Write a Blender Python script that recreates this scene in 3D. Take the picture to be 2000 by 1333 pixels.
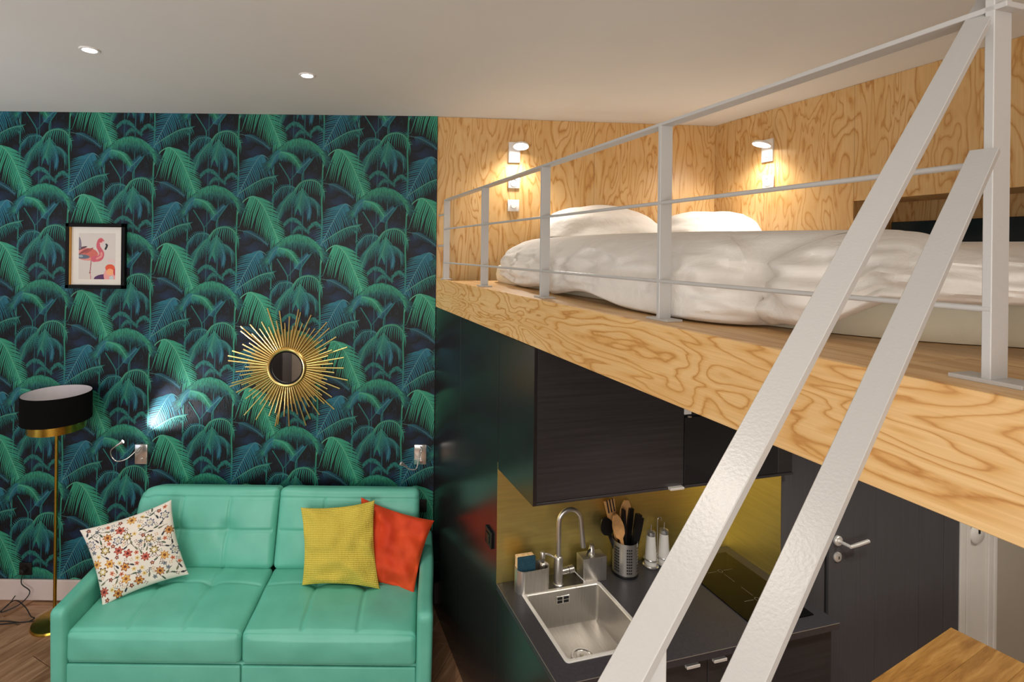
import bpy, bmesh, math, random
import numpy as np
from mathutils import Vector, Matrix, noise

for o in list(bpy.data.objects):
    bpy.data.objects.remove(o)
sc = bpy.context.scene
COL = sc.collection
PI = math.pi
random.seed(7)
TH = 0.2554                      # the loft and kitchen stand turned against the papered wall
CT, ST = math.cos(TH), math.sin(TH)

def KL(kx, ky, z=0.0):
    return Vector((kx * CT - ky * ST, kx * ST + ky * CT, z))

# ------------------------------------------------------------------ camera
cd = bpy.data.cameras.new('camera')
cam = bpy.data.objects.new('camera', cd)
COL.objects.link(cam)
cam.location = (0, 0, 2.54)
cam.rotation_euler = (PI / 2, -0.01135, 0)
cd.sensor_fit = 'HORIZONTAL'
cd.sensor_width = 36
cd.lens = 36 * 1005.0 / 2000
cd.shift_x = (1000 - 839.0) / 2000
cd.shift_y = -(666.5 - 489.4) / 2000
cd.clip_start = 0.02
sc.camera = cam

# ------------------------------------------------------------------ world, large lights, exposure
w = bpy.data.worlds.new('world')
sc.world = w
w.use_nodes = True
w.node_tree.nodes['Background'].inputs[0].default_value = (0.75, 0.85, 1.0, 1)
w.node_tree.nodes['Background'].inputs[1].default_value = 0.35
sc.view_settings.view_transform = 'Standard'
sc.view_settings.look = 'None'
sc.view_settings.gamma = 1
sc.view_settings.use_curve_mapping = False
sc.view_settings.exposure = 0.3
sc.cycles.max_bounces = 6
sc.cycles.diffuse_bounces = 4
sc.cycles.glossy_bounces = 3
sc.cycles.sample_clamp_indirect = 4

def area_light(name, loc, target, sx, sy, power, color):
    l = bpy.data.lights.new(name, 'AREA')
    l.shape = 'RECTANGLE'
    l.size, l.size_y = sx, sy
    l.energy = power
    l.color = color
    o = bpy.data.objects.new(name, l)
    COL.objects.link(o)
    o.location = loc
    o.rotation_euler = (Vector(target) - Vector(loc)).to_track_quat('-Z', 'Y').to_euler()
    return o

# soft fill added in two made-up window openings, behind and left of the camera
area_light('fill_light_rear', (-1.2, -2.42, 1.95), (-1.2, 2, 1.95), 3.0, 2.2, 95, (1.0, 0.96, 0.91))
area_light('fill_light_left', (-3.98, 1.2, 1.7), (0, 1.2, 1.9), 1.8, 1.9, 12, (0.80, 0.88, 1.0))

def spot(name, loc, target, power, angle, blend, radius, color):
    l = bpy.data.lights.new(name, 'SPOT')
    l.energy = power
    l.spot_size = angle
    l.spot_blend = blend
    l.shadow_soft_size = radius
    l.color = color
    o = bpy.data.objects.new(name, l)
    COL.objects.link(o)
    o.location = loc
    o.rotation_euler = (Vector(target) - Vector(loc)).to_track_quat('-Z', 'Y').to_euler()
    return o

# ------------------------------------------------------------------ colour and material helpers
def lin(c):
    c = c / 255.0
    return c / 12.92 if c <= 0.04045 else ((c + 0.055) / 1.055) ** 2.4

def rgb(r, g, b):
    return (lin(r), lin(g), lin(b), 1.0)

class NT:
    def __init__(s, name):
        s.m = bpy.data.materials.new(name)
        s.m.use_nodes = True
        s.t = s.m.node_tree
        s.b = s.t.nodes['Principled BSDF']
    def n(s, typ, **kw):
        nd = s.t.nodes.new(typ)
        for k, v in kw.items():
            setattr(nd, k, v)
        return nd
    def l(s, a, b):
        s.t.links.new(a, b)
    def coords(s, scale=(1, 1, 1), rot=(0, 0, 0), loc=(0, 0, 0), kind='Object'):
        tc = s.n('ShaderNodeTexCoord')
        mp = s.n('ShaderNodeMapping')
        mp.inputs['Scale'].default_value = scale
        mp.inputs['Rotation'].default_value = rot
        mp.inputs['Location'].default_value = loc
        s.l(tc.outputs[kind], mp.inputs['Vector'])
        return mp.outputs['Vector']
    def noise(s, vec, scale, detail=3, rough=0.55, dist=0.0):
        nd = s.n('ShaderNodeTexNoise')
        nd.inputs['Scale'].default_value = scale
        nd.inputs['Detail'].default_value = detail
        nd.inputs['Roughness'].default_value = rough
        nd.inputs['Distortion'].default_value = dist
        s.l(vec, nd.inputs['Vector'])
        return nd.outputs['Fac']
    def math(s, op, a, b=None):
        nd = s.n('ShaderNodeMath', operation=op)
        for i, v in enumerate((a, b)):
            if v is None:
                continue
            if isinstance(v, (int, float)):
                nd.inputs[i].default_value = v
            else:
                s.l(v, nd.inputs[i])
        return nd.outputs[0]
    def ramp(s, fac, stops, interp='LINEAR'):
        nd = s.n('ShaderNodeValToRGB')
        cr = nd.color_ramp
        cr.interpolation = interp
        while len(cr.elements) < len(stops):
            cr.elements.new(0.5)
        for e, (p, c) in zip(cr.elements, stops):
            e.position = p
            e.color = c
        s.l(fac, nd.inputs['Fac'])
        return nd.outputs['Color']
    def mix(s, fac, a, b, typ='MIX'):
        nd = s.n('ShaderNodeMix', data_type='RGBA', blend_type=typ)
        for i, v in ((0, fac), (6, a), (7, b)):
            if isinstance(v, (int, float)):
                nd.inputs[i].default_value = v
            elif isinstance(v, tuple):
                nd.inputs[i].default_value = v
            else:
                s.l(v, nd.inputs[i])
        return nd.outputs[2]
    def bump(s, h, strength=0.2, dist=0.01):
        nd = s.n('ShaderNodeBump')
        nd.inputs['Strength'].default_value = strength
        nd.inputs['Distance'].default_value = dist
        s.l(h, nd.inputs['Height'])
        s.l(nd.outputs['Normal'], s.b.inputs['Normal'])
    def base(s, c):
        if isinstance(c, tuple):
            s.b.inputs['Base Color'].default_value = c
        else:
            s.l(c, s.b.inputs['Base Color'])
    def set(s, **kw):
        for k, v in kw.items():
            s.b.inputs[k.replace('_', ' ')].default_value = v

def simple(name, c, rough=0.5, metal=0.0, nscale=0, namp=0.12, bump=0.0, bdist=0.002, **kw):
    t = NT(name)
    t.set(Roughness=rough, Metallic=metal, **kw)
    if nscale:
        f = t.noise(t.coords(), nscale, 4)
        d = tuple(x * (1 - namp) for x in c[:3]) + (1,)
        e = tuple(min(1, x * (1 + namp)) for x in c[:3]) + (1,)
        t.base(t.ramp(f, [(0.3, d), (0.7, e)]))
        if bump:
            t.bump(f, bump, bdist)
    else:
        t.base(c)
    return t.m

def plywood(name, scale, bands=18.0, seed=0.0, tone=1.0):
    """rotary-cut softwood veneer: contour lines of a stretched noise field"""
    t = NT(name)
    v = t.coords(scale=scale, loc=(seed, seed * 1.7, seed * 0.6))
    big = t.noise(v, 1.0, 2.6, 0.5, 0.5)
    fine = t.noise(v, 7.0, 3, 0.6)
    h = t.math('ADD', big, t.math('MULTIPLY', fine, 0.03))
    saw = t.math('FRACT', t.math('MULTIPLY', h, bands))
    T = lambda r, g, b: rgb(r * tone, g * tone, b * tone)
    pale, mid, dark = T(232, 192, 134), T(222, 174, 108), T(190, 132, 66)
    c = t.ramp(saw, [(0.0, mid), (0.12, pale), (0.55, pale), (0.80, mid), (0.92, dark), (1.0, mid)])
    cl = t.noise(t.coords(scale=scale, loc=(seed + 5, 3, 1)), 1.6, 3)
    c2 = t.mix(t.ramp(cl, [(0.35, (0, 0, 0, 1)), (0.75, (0.55, 0.55, 0.55, 1))]), c, T(216, 164, 94))
    fs = max(scale)
    fib = t.noise(t.coords(scale=tuple(q * (34 if q > fs * 0.5 else 3.0) for q in scale)), 1.0, 2)
    c3 = t.mix(1.0, c2, t.ramp(fib, [(0.3, (0.90, 0.87, 0.82, 1)), (0.7, (1, 1, 1, 1))]), 'MULTIPLY')
    t.base(c3)
    t.set(Roughness=0.42)
    t.b.inputs['Coat Weight'].default_value = 0.15
    t.b.inputs['Coat Roughness'].default_value = 0.3
    t.bump(saw, 0.04, 0.001)
    return t.m

def wood(name, c0, c1, c2, scale, rough=0.45, dist=1.2):
    t = NT(name)
    v = t.coords(scale=scale)
    oi = t.n('ShaderNodeObjectInfo')
    add = t.n('ShaderNodeVectorMath', operation='ADD')
    cmb = t.n('ShaderNodeCombineXYZ')
    r10 = t.math('MULTIPLY', oi.outputs['Random'], 37.0)
    for i in range(3):
        t.l(r10, cmb.inputs[i])
    t.l(v, add.inputs[0])
    t.l(cmb.outputs[0], add.inputs[1])
    f = t.noise(add.outputs[0], 2.0, 5, 0.6, dist)
    g = t.noise(add.outputs[0], 11.0, 3, 0.6)
    h = t.math('ADD', t.math('MULTIPLY', f, 0.75), t.math('MULTIPLY', g, 0.25))
    c = t.ramp(h, [(0.30, c0), (0.5, c1), (0.68, c2)])
    tint = t.ramp(oi.outputs['Random'], [(0, (0.82, 0.8, 0.78, 1)), (1, (1, 1, 1, 1))])
    t.base(t.mix(1.0, c, tint, 'MULTIPLY'))
    t.set(Roughness=rough)
    t.bump(h, 0.08, 0.001)
    return t.m

def attr_mat(name, rough=0.6, bumpscale=0, bstr=0.1, **kw):
    t = NT(name)
    a = t.n('ShaderNodeVertexColor', layer_name='Col')
    t.base(a.outputs['Color'])
    t.set(Roughness=rough, **kw)
    if bumpscale:
        t.bump(t.noise(t.coords(), bumpscale, 3), bstr, 0.002)
    return t.m

def emit(name, c, s):
    t = NT(name)
    t.base((0.9, 0.9, 0.9, 1))
    t.b.inputs['Emission Color'].default_value = c
    t.b.inputs['Emission Strength'].default_value = s
    return t.m

M = {}
M['ceiling'] = simple('ceiling_paint', rgb(222, 219, 214), 0.9, nscale=2.5, namp=0.015, bump=0.05)
M['wall_white'] = simple('wall_paint', rgb(205, 200, 192), 0.85, nscale=3, namp=0.03, bump=0.05)
M['wall_grey'] = simple('grey_wall_paint', rgb(176, 166, 150), 0.85, nscale=3, namp=0.03, bump=0.05)
M['paper'] = simple('wallpaper_ground', rgb(9, 9, 14), 0.55, nscale=6, namp=0.3, Specular_IOR_Level=0.32)
M['print'] = attr_mat('wallpaper_print', 0.55, Specular_IOR_Level=0.32)
M['skirting'] = simple('skirting_paint', rgb(214, 196, 190), 0.5, nscale=5, namp=0.02)
M['ply_wall'] = plywood('plywood_upright', (5.6, 5.6, 1.25), bands=14, seed=2.0, tone=0.95)
M['ply_side'] = plywood('plywood_upright_side', (6.0, 6.0, 1.5), bands=15, seed=9.0, tone=0.92)
M['ply_fascia'] = plywood('plywood_lengthwise', (3.0, 1.5, 6.5), bands=17, seed=4.3, tone=1.03)
M['pine_floor'] = wood('loft_boards', rgb(196, 146, 90), rgb(222, 178, 122), rgb(238, 204, 154), (9, 0.8, 9), 0.4)
M['floor_wood'] = wood('floor_boards', rgb(118, 82, 58), rgb(158, 118, 88), rgb(190, 152, 120), (0.9, 9, 9), 0.38)
M['oak'] = wood('oiled_oak', rgb(124, 82, 32), rgb(164, 118, 58), rgb(188, 144, 80), (1.0, 11, 11), 0.38)
def dark_laminate(name, c, rough, axis, spec=0.5, am=0.28):
    t = NT(name)
    s = (60, 60, 2) if axis == 'v' else (2, 2, 70)
    f = t.noise(t.coords(scale=s), 1.2, 4, 0.6)
    t.base(t.ramp(f, [(0.3, tuple(x * (1 - am) for x in c[:3]) + (1,)), (0.7, tuple(x * (1 + am) for x in c[:3]) + (1,))]))
    t.set(Roughness=rough)
    t.b.inputs['Specular IOR Level'].default_value = spec
    t.bump(f, 0.05, 0.001)
    return t.m
M['dark_panel'] = dark_laminate('black_brown_panel', rgb(34, 31, 32), 0.24, 'v', 0.75)
M['dark_front'] = dark_laminate('black_brown_front', rgb(45, 42, 43), 0.42, 'h')
M['dark_wall'] = dark_laminate('charcoal_wall_panel', rgb(74, 73, 76), 0.5, 'v', 0.4, 0.1)
M['worktop'] = simple('charcoal_worktop', rgb(52, 50, 54), 0.38, nscale=90, namp=0.2, bump=0.03)
M['edge'] = simple('worktop_edge', rgb(120, 112, 104), 0.4, nscale=30, namp=0.1)
M['black_gap'] = simple('gap_black', rgb(10, 9, 9), 0.8, nscale=10)
def brass_mat(name, c, rough, stretch, metal=1.0):
    t = NT(name)
    f = t.noise(t.coords(scale=stretch), 5.0, 4)
    t.base(t.ramp(f, [(0.3, tuple(x * 0.88 for x in c[:3]) + (1,)), (0.7, c)]))
    t.l(t.math('ADD', t.math('MULTIPLY', f, 0.12), rough - 0.06), t.b.inputs['Roughness'])
    t.set(Metallic=metal)
    return t.m
M['brass'] = brass_mat('brushed_brass', rgb(240, 220, 140), 0.42, (1, 1, 14))
M['gold'] = brass_mat('gold_metal', rgb(244, 212, 138), 0.34, (4, 4, 4))
M['lamp_brass'] = brass_mat('lamp_brass', rgb(186, 150, 62), 0.26, (4, 4, 4))
M['steel'] = brass_mat('brushed_steel', rgb(214, 209, 202), 0.3, (30, 2, 2), 0.93)
M['chrome'] = brass_mat('chrome', rgb(226, 222, 218), 0.16, (3, 3, 3), 0.85)
M['alu'] = simple('satin_aluminium', rgb(226, 222, 216), 0.35, 0.45, nscale=40, namp=0.04)
M['mirror'] = simple('mirror_glass', (0.82, 0.82, 0.82, 1), 0.02, 1.0)
def paint():
    t = NT('white_enamel_steel')
    f = t.noise(t.coords(), 260, 2)
    t.base(rgb(192, 189, 185))
    t.set(Roughness=0.3)
    t.bump(f, 0.18, 0.0012)
    return t.m
M['white_metal'] = paint()
M['white_plastic'] = simple('white_plastic', rgb(236, 232, 228), 0.35, nscale=20, namp=0.01)
M['white_wood'] = simple('white_gloss_paint', rgb(226, 222, 214), 0.4, nscale=8, namp=0.02)
M['black_plastic'] = simple('black_plastic', rgb(16, 16, 17), 0.35, nscale=20, namp=0.1)
M['black_frame'] = simple('black_frame_wood', rgb(12, 10, 9), 0.5, nscale=20, namp=0.2, Specular_IOR_Level=0.15)
M['frame_gilt'] = simple('frame_inner_gilt', rgb(196, 140, 52), 0.4, nscale=30, namp=0.1)
M['mat_board'] = simple('mount_board', rgb(232, 226, 216), 0.9, nscale=40, namp=0.01)
M['shade'] = simple('black_shade_fabric', rgb(10, 9, 9), 0.9, nscale=220, namp=0.3, bump=0.2, Specular_IOR_Level=0.1)
M['shade_in'] = simple('shade_lining', rgb(214, 208, 214), 0.8, nscale=20, namp=0.02)
def leather():
    t = NT('turquoise_leather')
    v = t.coords()
    vo = t.n('ShaderNodeTexVoronoi')
    vo.inputs['Scale'].default_value = 260
    t.l(v, vo.inputs['Vector'])
    f = t.noise(v, 5, 3)
    t.base(t.ramp(f, [(0.3, rgb(96, 182, 160)), (0.7, rgb(108, 194, 172))]))
    t.set(Roughness=0.42)
    w2 = t.noise(v, 14, 3, 0.5, 0.4)
    t.bump(t.math('ADD', t.math('MULTIPLY', w2, 1.0), t.math('MULTIPLY', vo.outputs['Distance'], 0.05)), 0.10, 0.006)
    return t.m
M['leather'] = leather()
def cloth(name, c, scale, bstr, rough=0.9, dist=0.008):
    t = NT(name)
    v = t.coords()
    f = t.noise(v, scale, 4, 0.55, 0.6)
    g = t.noise(v, 400, 2)
    t.base(t.ramp(f, [(0.3, tuple(x * 0.94 for x in c[:3]) + (1,)), (0.7, c)]))
    t.set(Roughness=rough)
    t.b.inputs['Sheen Weight'].default_value = 0.1
    t.bump(t.math('ADD', f, t.math('MULTIPLY', g, 0.03)), bstr, dist)
    return t.m
M['linen'] = cloth('white_bed_linen', rgb(236, 229, 220), 9, 0.6, dist=0.016)
M['cream'] = cloth('cream_mattress_cover', rgb(240, 230, 204), 12, 0.4)
def knit():
    t = NT('mustard_waffle_knit')
    uv = t.n('ShaderNodeUVMap')
    sp = t.n('ShaderNodeSeparateXYZ')
    t.l(uv.outputs[0], sp.inputs[0])
    a = t.math('ABSOLUTE', t.math('SINE', t.math('MULTIPLY', sp.outputs[0], 50 * PI)))
    b = t.math('ABSOLUTE', t.math('SINE', t.math('MULTIPLY', sp.outputs[1], 42 * PI)))
    h = t.math('MULTIPLY', t.math('POWER', a, 0.5), t.math('POWER', b, 0.6))
    t.base(t.ramp(h, [(0.0, rgb(196, 166, 40)), (0.5, rgb(238, 212, 78)), (1.0, rgb(250, 230, 112))]))  # groove shade of the waffle relief is put into the colour
    t.set(Roughness=0.9)
    t.bump(h, 0.8, 0.006)
    return t.m
M['knit'] = knit()
def velvet():
    t = NT('orange_velvet')
    f = t.noise(t.coords(), 5, 4, 0.6, 0.6)
    t.base(t.ramp(f, [(0.3, rgb(206, 52, 10)), (0.7, rgb(238, 82, 26))]))
    t.set(Roughness=0.75)
    t.b.inputs['Sheen Weight'].default_value = 0.5
    t.b.inputs['Sheen Tint'].default_value = rgb(255, 130, 70)
    t.bump(f, 0.3, 0.01)
    return t.m
M['velvet'] = velvet()
M['floral'] = attr_mat('floral_cotton', 0.9, 420, 0.1)
M['art'] = attr_mat('art_print', 0.55)
M['spoon_wood'] = simple('utensil_wood', rgb(196, 146, 92), 0.6, nscale=30, namp=0.15)
M['sponge_blue'] = simple('sponge_scourer', rgb(22, 62, 78), 0.95, nscale=160, namp=0.4, bump=0.5)
M['sponge_tan'] = simple('sponge_foam', rgb(226, 190, 140), 0.95, nscale=90, namp=0.2, bump=0.4)
M['hob_glass'] = simple('hob_glass', rgb(9, 8, 8), 0.09, Specular_IOR_Level=0.22)
M['hob_mark'] = simple('hob_marking', rgb(120, 112, 104), 0.4)
M['black_glass'] = simple('smoked_glass', rgb(30, 30, 32), 0.08)
M['salt'] = simple('milky_glass', rgb(206, 202, 196), 0.35, nscale=30, namp=0.03)
def glass():
    t = NT('clear_glass')
    t.base((0.95, 0.93, 0.85, 1))
    t.set(Roughness=0.03)
    t.b.inputs['Transmission Weight'].default_value = 0.9
    return t.m
M['glass'] = glass()
M['pic_glass'] = M['glass']
M['lens'] = emit('downlight_lens', (1.0, 0.95, 0.86, 1), 30)
M['lens_loft'] = emit('wall_lamp_lens', (1.0, 0.95, 0.88, 1), 22)
M['lens_read'] = emit('reading_lamp_lens', (0.9, 0.96, 1.0, 1), 40)
M['cable'] = simple('black_cable', rgb(20, 17, 16), 0.6, nscale=20)
M['tv'] = simple('tv_black', rgb(10, 11, 16), 0.12, nscale=20)

# ------------------------------------------------------------------ mesh helpers
class MB:
    def __init__(s):
        s.v, s.f, s.c, s.uv = [], [], [], {}
    def add(s, vs, fs, col=None):
        o = len(s.v)
        s.v.extend([tuple(p) for p in vs])
        s.f.extend([tuple(i + o for i in f) for f in fs])
        if col is not None:
            s.c.extend(col if isinstance(col, list) else [col] * len(vs))
        return s
    def box(s, x0, x1, y0, y1, z0, z1, bev=0.0, seg=2, mat=None):
        if bev > 0:
            bm = bmesh.new()
            bmesh.ops.create_cube(bm, size=1)
            for q in bm.verts:
                q.co = Vector(((x0 + x1) / 2 + q.co.x * (x1 - x0), (y0 + y1) / 2 + q.co.y * (y1 - y0), (z0 + z1) / 2 + q.co.z * (z1 - z0)))
            bmesh.ops.bevel(bm, geom=bm.edges[:], offset=bev, segments=seg, affect='EDGES', profile=0.5)
            bm.verts.index_update()
            vs = [q.co.copy() for q in bm.verts]
            fs = [[q.index for q in f.verts] for f in bm.faces]
            bm.free()
        else:
            vs = [Vector((x, y, z)) for z in (z0, z1) for y in (y0, y1) for x in (x0, x1)]
            fs = [(0, 2, 3, 1), (4, 5, 7, 6), (0, 1, 5, 4), (2, 6, 7, 3), (0, 4, 6, 2), (1, 3, 7, 5)]
        if mat is not None:
            vs = [mat @ q for q in vs]
        return s.add(vs, fs)
    def tube(s, pts, r, n=8, cap=True):
        pts = [Vector(p) for p in pts]
        rs = r if isinstance(r, (list, tuple)) else [r] * len(pts)
        tan = []
        for i in range(len(pts)):
            a, b = pts[max(0, i - 1)], pts[min(len(pts) - 1, i + 1)]
            tan.append((b - a).normalized())
        up = Vector((0, 0, 1)) if abs(tan[0].z) < 0.9 else Vector((1, 0, 0))
        nrm = tan[0].cross(up).normalized()
        vs, fs = [], []
        for i, p in enumerate(pts):
            nrm = (nrm - tan[i] * nrm.dot(tan[i])).normalized()
            bi = tan[i].cross(nrm)
            for k in range(n):
                a = 2 * PI * k / n
                vs.append(p + (nrm * math.cos(a) + bi * math.sin(a)) * rs[i])
        for i in range(len(pts) - 1):
            for k in range(n):
                k2 = (k + 1) % n
                fs.append((i * n + k, i * n + k2, (i + 1) * n + k2, (i + 1) * n + k))
        if cap:
            fs.append(tuple(range(n - 1, -1, -1)))
            fs.append(tuple((len(pts) - 1) * n + k for k in range(n)))
        return s.add(vs, fs)
    def lathe(s, prof, n=32, mat=None, a0=0, a1=2 * PI):
        vs, fs = [], []
        full = abs(a1 - a0 - 2 * PI) < 1e-6
        m = n if full else n + 1
        for r, z in prof:
            for k in range(m):
                a = a0 + (a1 - a0) * k / n
                vs.append(Vector((r * math.cos(a), r * math.sin(a), z)))
        for i in range(len(prof) - 1):
            for k in range(n):
                k2 = (k + 1) % m
                fs.append((i * m + k, i * m + k2, (i + 1) * m + k2, (i + 1) * m + k))
        if mat is not None:
            vs = [mat @ q for q in vs]
        return s.add(vs, fs)
    def prism(s, poly, z0, z1, mat=None):
        n = len(poly)
        vs = [Vector((x, y, z0)) for x, y in poly] + [Vector((x, y, z1)) for x, y in poly]
        fs = [tuple(range(n - 1, -1, -1)), tuple(range(n, 2 * n))]
        fs += [(i, (i + 1) % n, n + (i + 1) % n, n + i) for i in range(n)]
        if mat is not None:
            vs = [mat @ q for q in vs]
        return s.add(vs, fs)
    def grid(s, P, flip=False):
        """P: rows x cols array of points"""
        R, C = len(P), len(P[0])
        vs = [p for row in P for p in row]
        fs = []
        for i in range(R - 1):
            for j in range(C - 1):
                q = (i * C + j, i * C + j + 1, (i + 1) * C + j + 1, (i + 1) * C + j)
                fs.append(q[::-1] if flip else q)
        return s.add(vs, fs)
    def mesh(s, name, mat, smooth=None):
        me = bpy.data.meshes.new(name)
        me.from_pydata([tuple(p) for p in s.v], [], s.f)
        me.materials.append(mat)
        if s.c:
            at = me.color_attributes.new('Col', 'FLOAT_COLOR', 'POINT')
            arr = np.array([(c[0], c[1], c[2], 1.0) for c in s.c], dtype=np.float32)
            at.data.foreach_set('color', arr.ravel())
        if smooth is not None:
            me.polygons.foreach_set('use_smooth', [True] * len(me.polygons))
            me.set_sharp_from_angle(angle=math.radians(smooth))
        me.update()
        return me
    def build(s, name, mat, parent=None, smooth=None, kind=None):
        o = bpy.data.objects.new(name, s.mesh(name, mat, smooth))
        COL.objects.link(o)
        if parent is not None:
            o.parent = parent
        if kind:
            o['kind'] = kind
        return o

def tag(o, label=None, cat=None, group=None, kind=None):
    for k, v in (('label', label), ('category', cat), ('group', group), ('kind', kind)):
        if v:
            o[k] = v
    return o

def thing(name, label, cat, loc, rz=0.0, group=None):
    o = bpy.data.objects.new(name, None)
    o.empty_display_size = 0.05
    COL.objects.link(o)
    o.location = loc
    o.rotation_euler = (0, 0, rz)
    return tag(o, label, cat, group)

def put(o, loc, rz=0.0):
    o.location = loc
    o.rotation_euler = (0, 0, rz)
    return o

def linked(name, me, parent, loc=(0, 0, 0), rot=(0, 0, 0), scale=(1, 1, 1)):
    o = bpy.data.objects.new(name, me)
    COL.objects.link(o)
    o.parent = parent
    o.location, o.rotation_euler, o.scale = loc, rot, scale
    return o

def structure(name, mb, mat, label, loc=(0, 0, 0), rz=0.0, smooth=None, cat=None):
    o = mb.build(name, mat, None, smooth)
    put(o, loc, rz)
    return tag(o, label, cat, None, 'structure')

def rotx(a): return Matrix.Rotation(a, 4, 'X')
def roty(a): return Matrix.Rotation(a, 4, 'Y')
def rotz(a): return Matrix.Rotation(a, 4, 'Z')
def mov(x, y, z): return Matrix.Translation((x, y, z))

def bez(pts, n):
    """Catmull-Rom through the points"""
    pts = [Vector(p) for p in pts]
    q = [pts[0] * 2 - pts[1]] + pts + [pts[-1] * 2 - pts[-2]]
    out = []
    segs = len(pts) - 1
    for i in range(n + 1):
        t = i / n * segs
        k = min(int(t), segs - 1)
        u = t - k
        p0, p1, p2, p3 = q[k:k + 4]
        out.append(0.5 * ((2 * p1) + (p2 - p0) * u + (2 * p0 - 5 * p1 + 4 * p2 - p3) * u * u + (3 * p1 - p0 - 3 * p2 + p3) * u ** 3))
    return out

def rbox(w, d, h, r, nx, ny, nz, fn=None):
    """rounded box centred in x,y, from z=0 to h, as six grids; fn(p, normal) -> p"""
    mb = MB()
    hx, hy, hz = w / 2, d / 2, h / 2
    def pt(x, y, z):
        c = Vector((max(-hx + r, min(hx - r, x)), max(-hy + r, min(hy - r, y)), max(-hz + r, min(hz - r, z))))
        dv = Vector((x, y, z)) - c
        nn = dv.normalized() if dv.length > 1e-9 else Vector((0, 0, 1))
        p = c + nn * r
        p = Vector((p.x, p.y, p.z + hz))
        return fn(p, nn) if fn else p
    def lin_(a, n):
        return [-a + 2 * a * i / n for i in range(n + 1)]
    X, Y, Z = lin_(hx, nx), lin_(hy, ny), lin_(hz, nz)
    mb.grid([[pt(x, y, hz) for x in X] for y in Y])
    mb.grid([[pt(x, y, -hz) for x in X] for y in Y], True)
    mb.grid([[pt(x, -hy, z) for x in X] for z in Z])
    mb.grid([[pt(x, hy, z) for x in X] for z in Z], True)
    mb.grid([[pt(-hx, y, z) for y in Y] for z in Z], True)
    mb.grid([[pt(hx, y, z) for y in Y] for z in Z])
    return mb

def weld(o, d=1e-5):
    bm = bmesh.new()
    bm.from_mesh(o.data)
    bmesh.ops.remove_doubles(bm, verts=bm.verts[:], dist=d)
    bm.to_mesh(o.data)
    bm.free()
    o.data.polygons.foreach_set('use_smooth', [True] * len(o.data.polygons))
    return o

# ================================================================== THE SETTING
CEIL = 3.506
structure('ceiling', MB().box(-4.2, 4.9, -2.6, 4.3, CEIL, CEIL + 0.12), M['ceiling'], 'smooth white ceiling with recessed lights')
structure('wall_left', MB().box(-4.2, -4.0, -2.6, 0.2, 0, CEIL).box(-4.2, -4.0, 2.2, 3.7, 0, CEIL).box(-4.2, -4.0, 0.2, 2.2, 0, 0.7).box(-4.2, -4.0, 0.2, 2.2, 2.7, CEIL), M['wall_white'], 'plain pale side wall with an opening made for the added fill light')
structure('wall_rear', MB().box(-4.0, -2.9, -2.6, -2.45, 0, CEIL).box(0.5, 4.7, -2.6, -2.45, 0, CEIL).box(-2.9, 0.5, -2.6, -2.45, 0, 0.8).box(-2.9, 0.5, -2.6, -2.45, 3.1, CEIL), M['wall_white'], 'plain pale wall behind the camera with a wide opening made for the added fill light')
structure('wall_far_right', MB().box(4.7, 4.85, -2.6, 4.3, 0, CEIL), M['wall_grey'], 'plain grey end wall')

# --- floor with its boards
floor = structure('floor', MB().box(-4.2, 4.9, -2.6, 4.3, -0.1, -0.013), M['floor_wood'], 'brown wooden plank floor under the sofa', cat=None)
FA = math.radians(63)
pl = MB().box(0.0, 1.196, 0.0, 0.187, -0.013, 0.0, 0.0012, 1).mesh('plank', M['floor_wood'])
fu, fv = Vector((math.cos(FA), math.sin(FA), 0)), Vector((-math.sin(FA), math.cos(FA), 0))
for i in range(-4, 26):
    for j in range(-6, 8):
        p = Vector((0, 0, 0)) + fu * (j * 1.2 + (i * 0.43) % 1.2) + fv * (i * 0.19)
        c = p + fu * 0.6 + fv * 0.09
        if -3.6 < c.x < 0.35 and 2.0 < c.y < 3.95 and (c.x < -1.6 or c.x > -0.75):
            o = linked('plank', pl, floor, p, (0, 0, FA))

# --- papered wall
wall_back = structure('wall_back', MB().box(-4.2, 0.049, 3.7, 3.85, 0, CEIL), M['paper'], 'dark wall papered with green and blue palm fronds behind the sofa')
structure('baseboard_back', MB().box(-4.0, 0.04, 3.683, 3.7, 0, 0.145, 0.004), M['skirting'], 'pale pink-white skirting board under the palm wallpaper')

class Paper:
    """one repeat of the palm print, in zoom pixels (x right, y down)"""
    def __init__(s):
        s.v, s.f, s.c, s.z = [], [], [], 0
    def strip(s, pts, ws, cols):
        o = len(s.v)
        n = len(pts)
        for i, (x, y) in enumerate(pts):
            a, b = pts[max(0, i - 1)], pts[min(n - 1, i + 1)]
            dx, dy = b[0] - a[0], b[1] - a[1]
            L = math.hypot(dx, dy) or 1
            nx, ny = -dy / L * ws[i] / 2, dx / L * ws[i] / 2
            s.v += [(x + nx, y + ny, s.z), (x - nx, y - ny, s.z)]
            s.c += [cols[i], cols[i]]
        for i in range(n - 1):
            s.f.append((o + 2 * i, o + 2 * i + 1, o + 2 * i + 3, o + 2 * i + 2))
        s.z += 1e-6
    def blob(s, cx, cy, rx, ry, c0, c1, n=20):
        o = len(s.v)
        s.v.append((cx, cy, s.z)); s.c.append(c0)
        for k in range(n):
            a = 2 * PI * k / n
            s.v.append((cx + rx * math.cos(a), cy + ry * math.sin(a), s.z)); s.c.append(c1)
        for k in range(n):
            s.f.append((o, o + 1 + k, o + 1 + (k + 1) % n))
        s.z += 1e-5
    def lay(s):
        s.z += 0.00004

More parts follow.
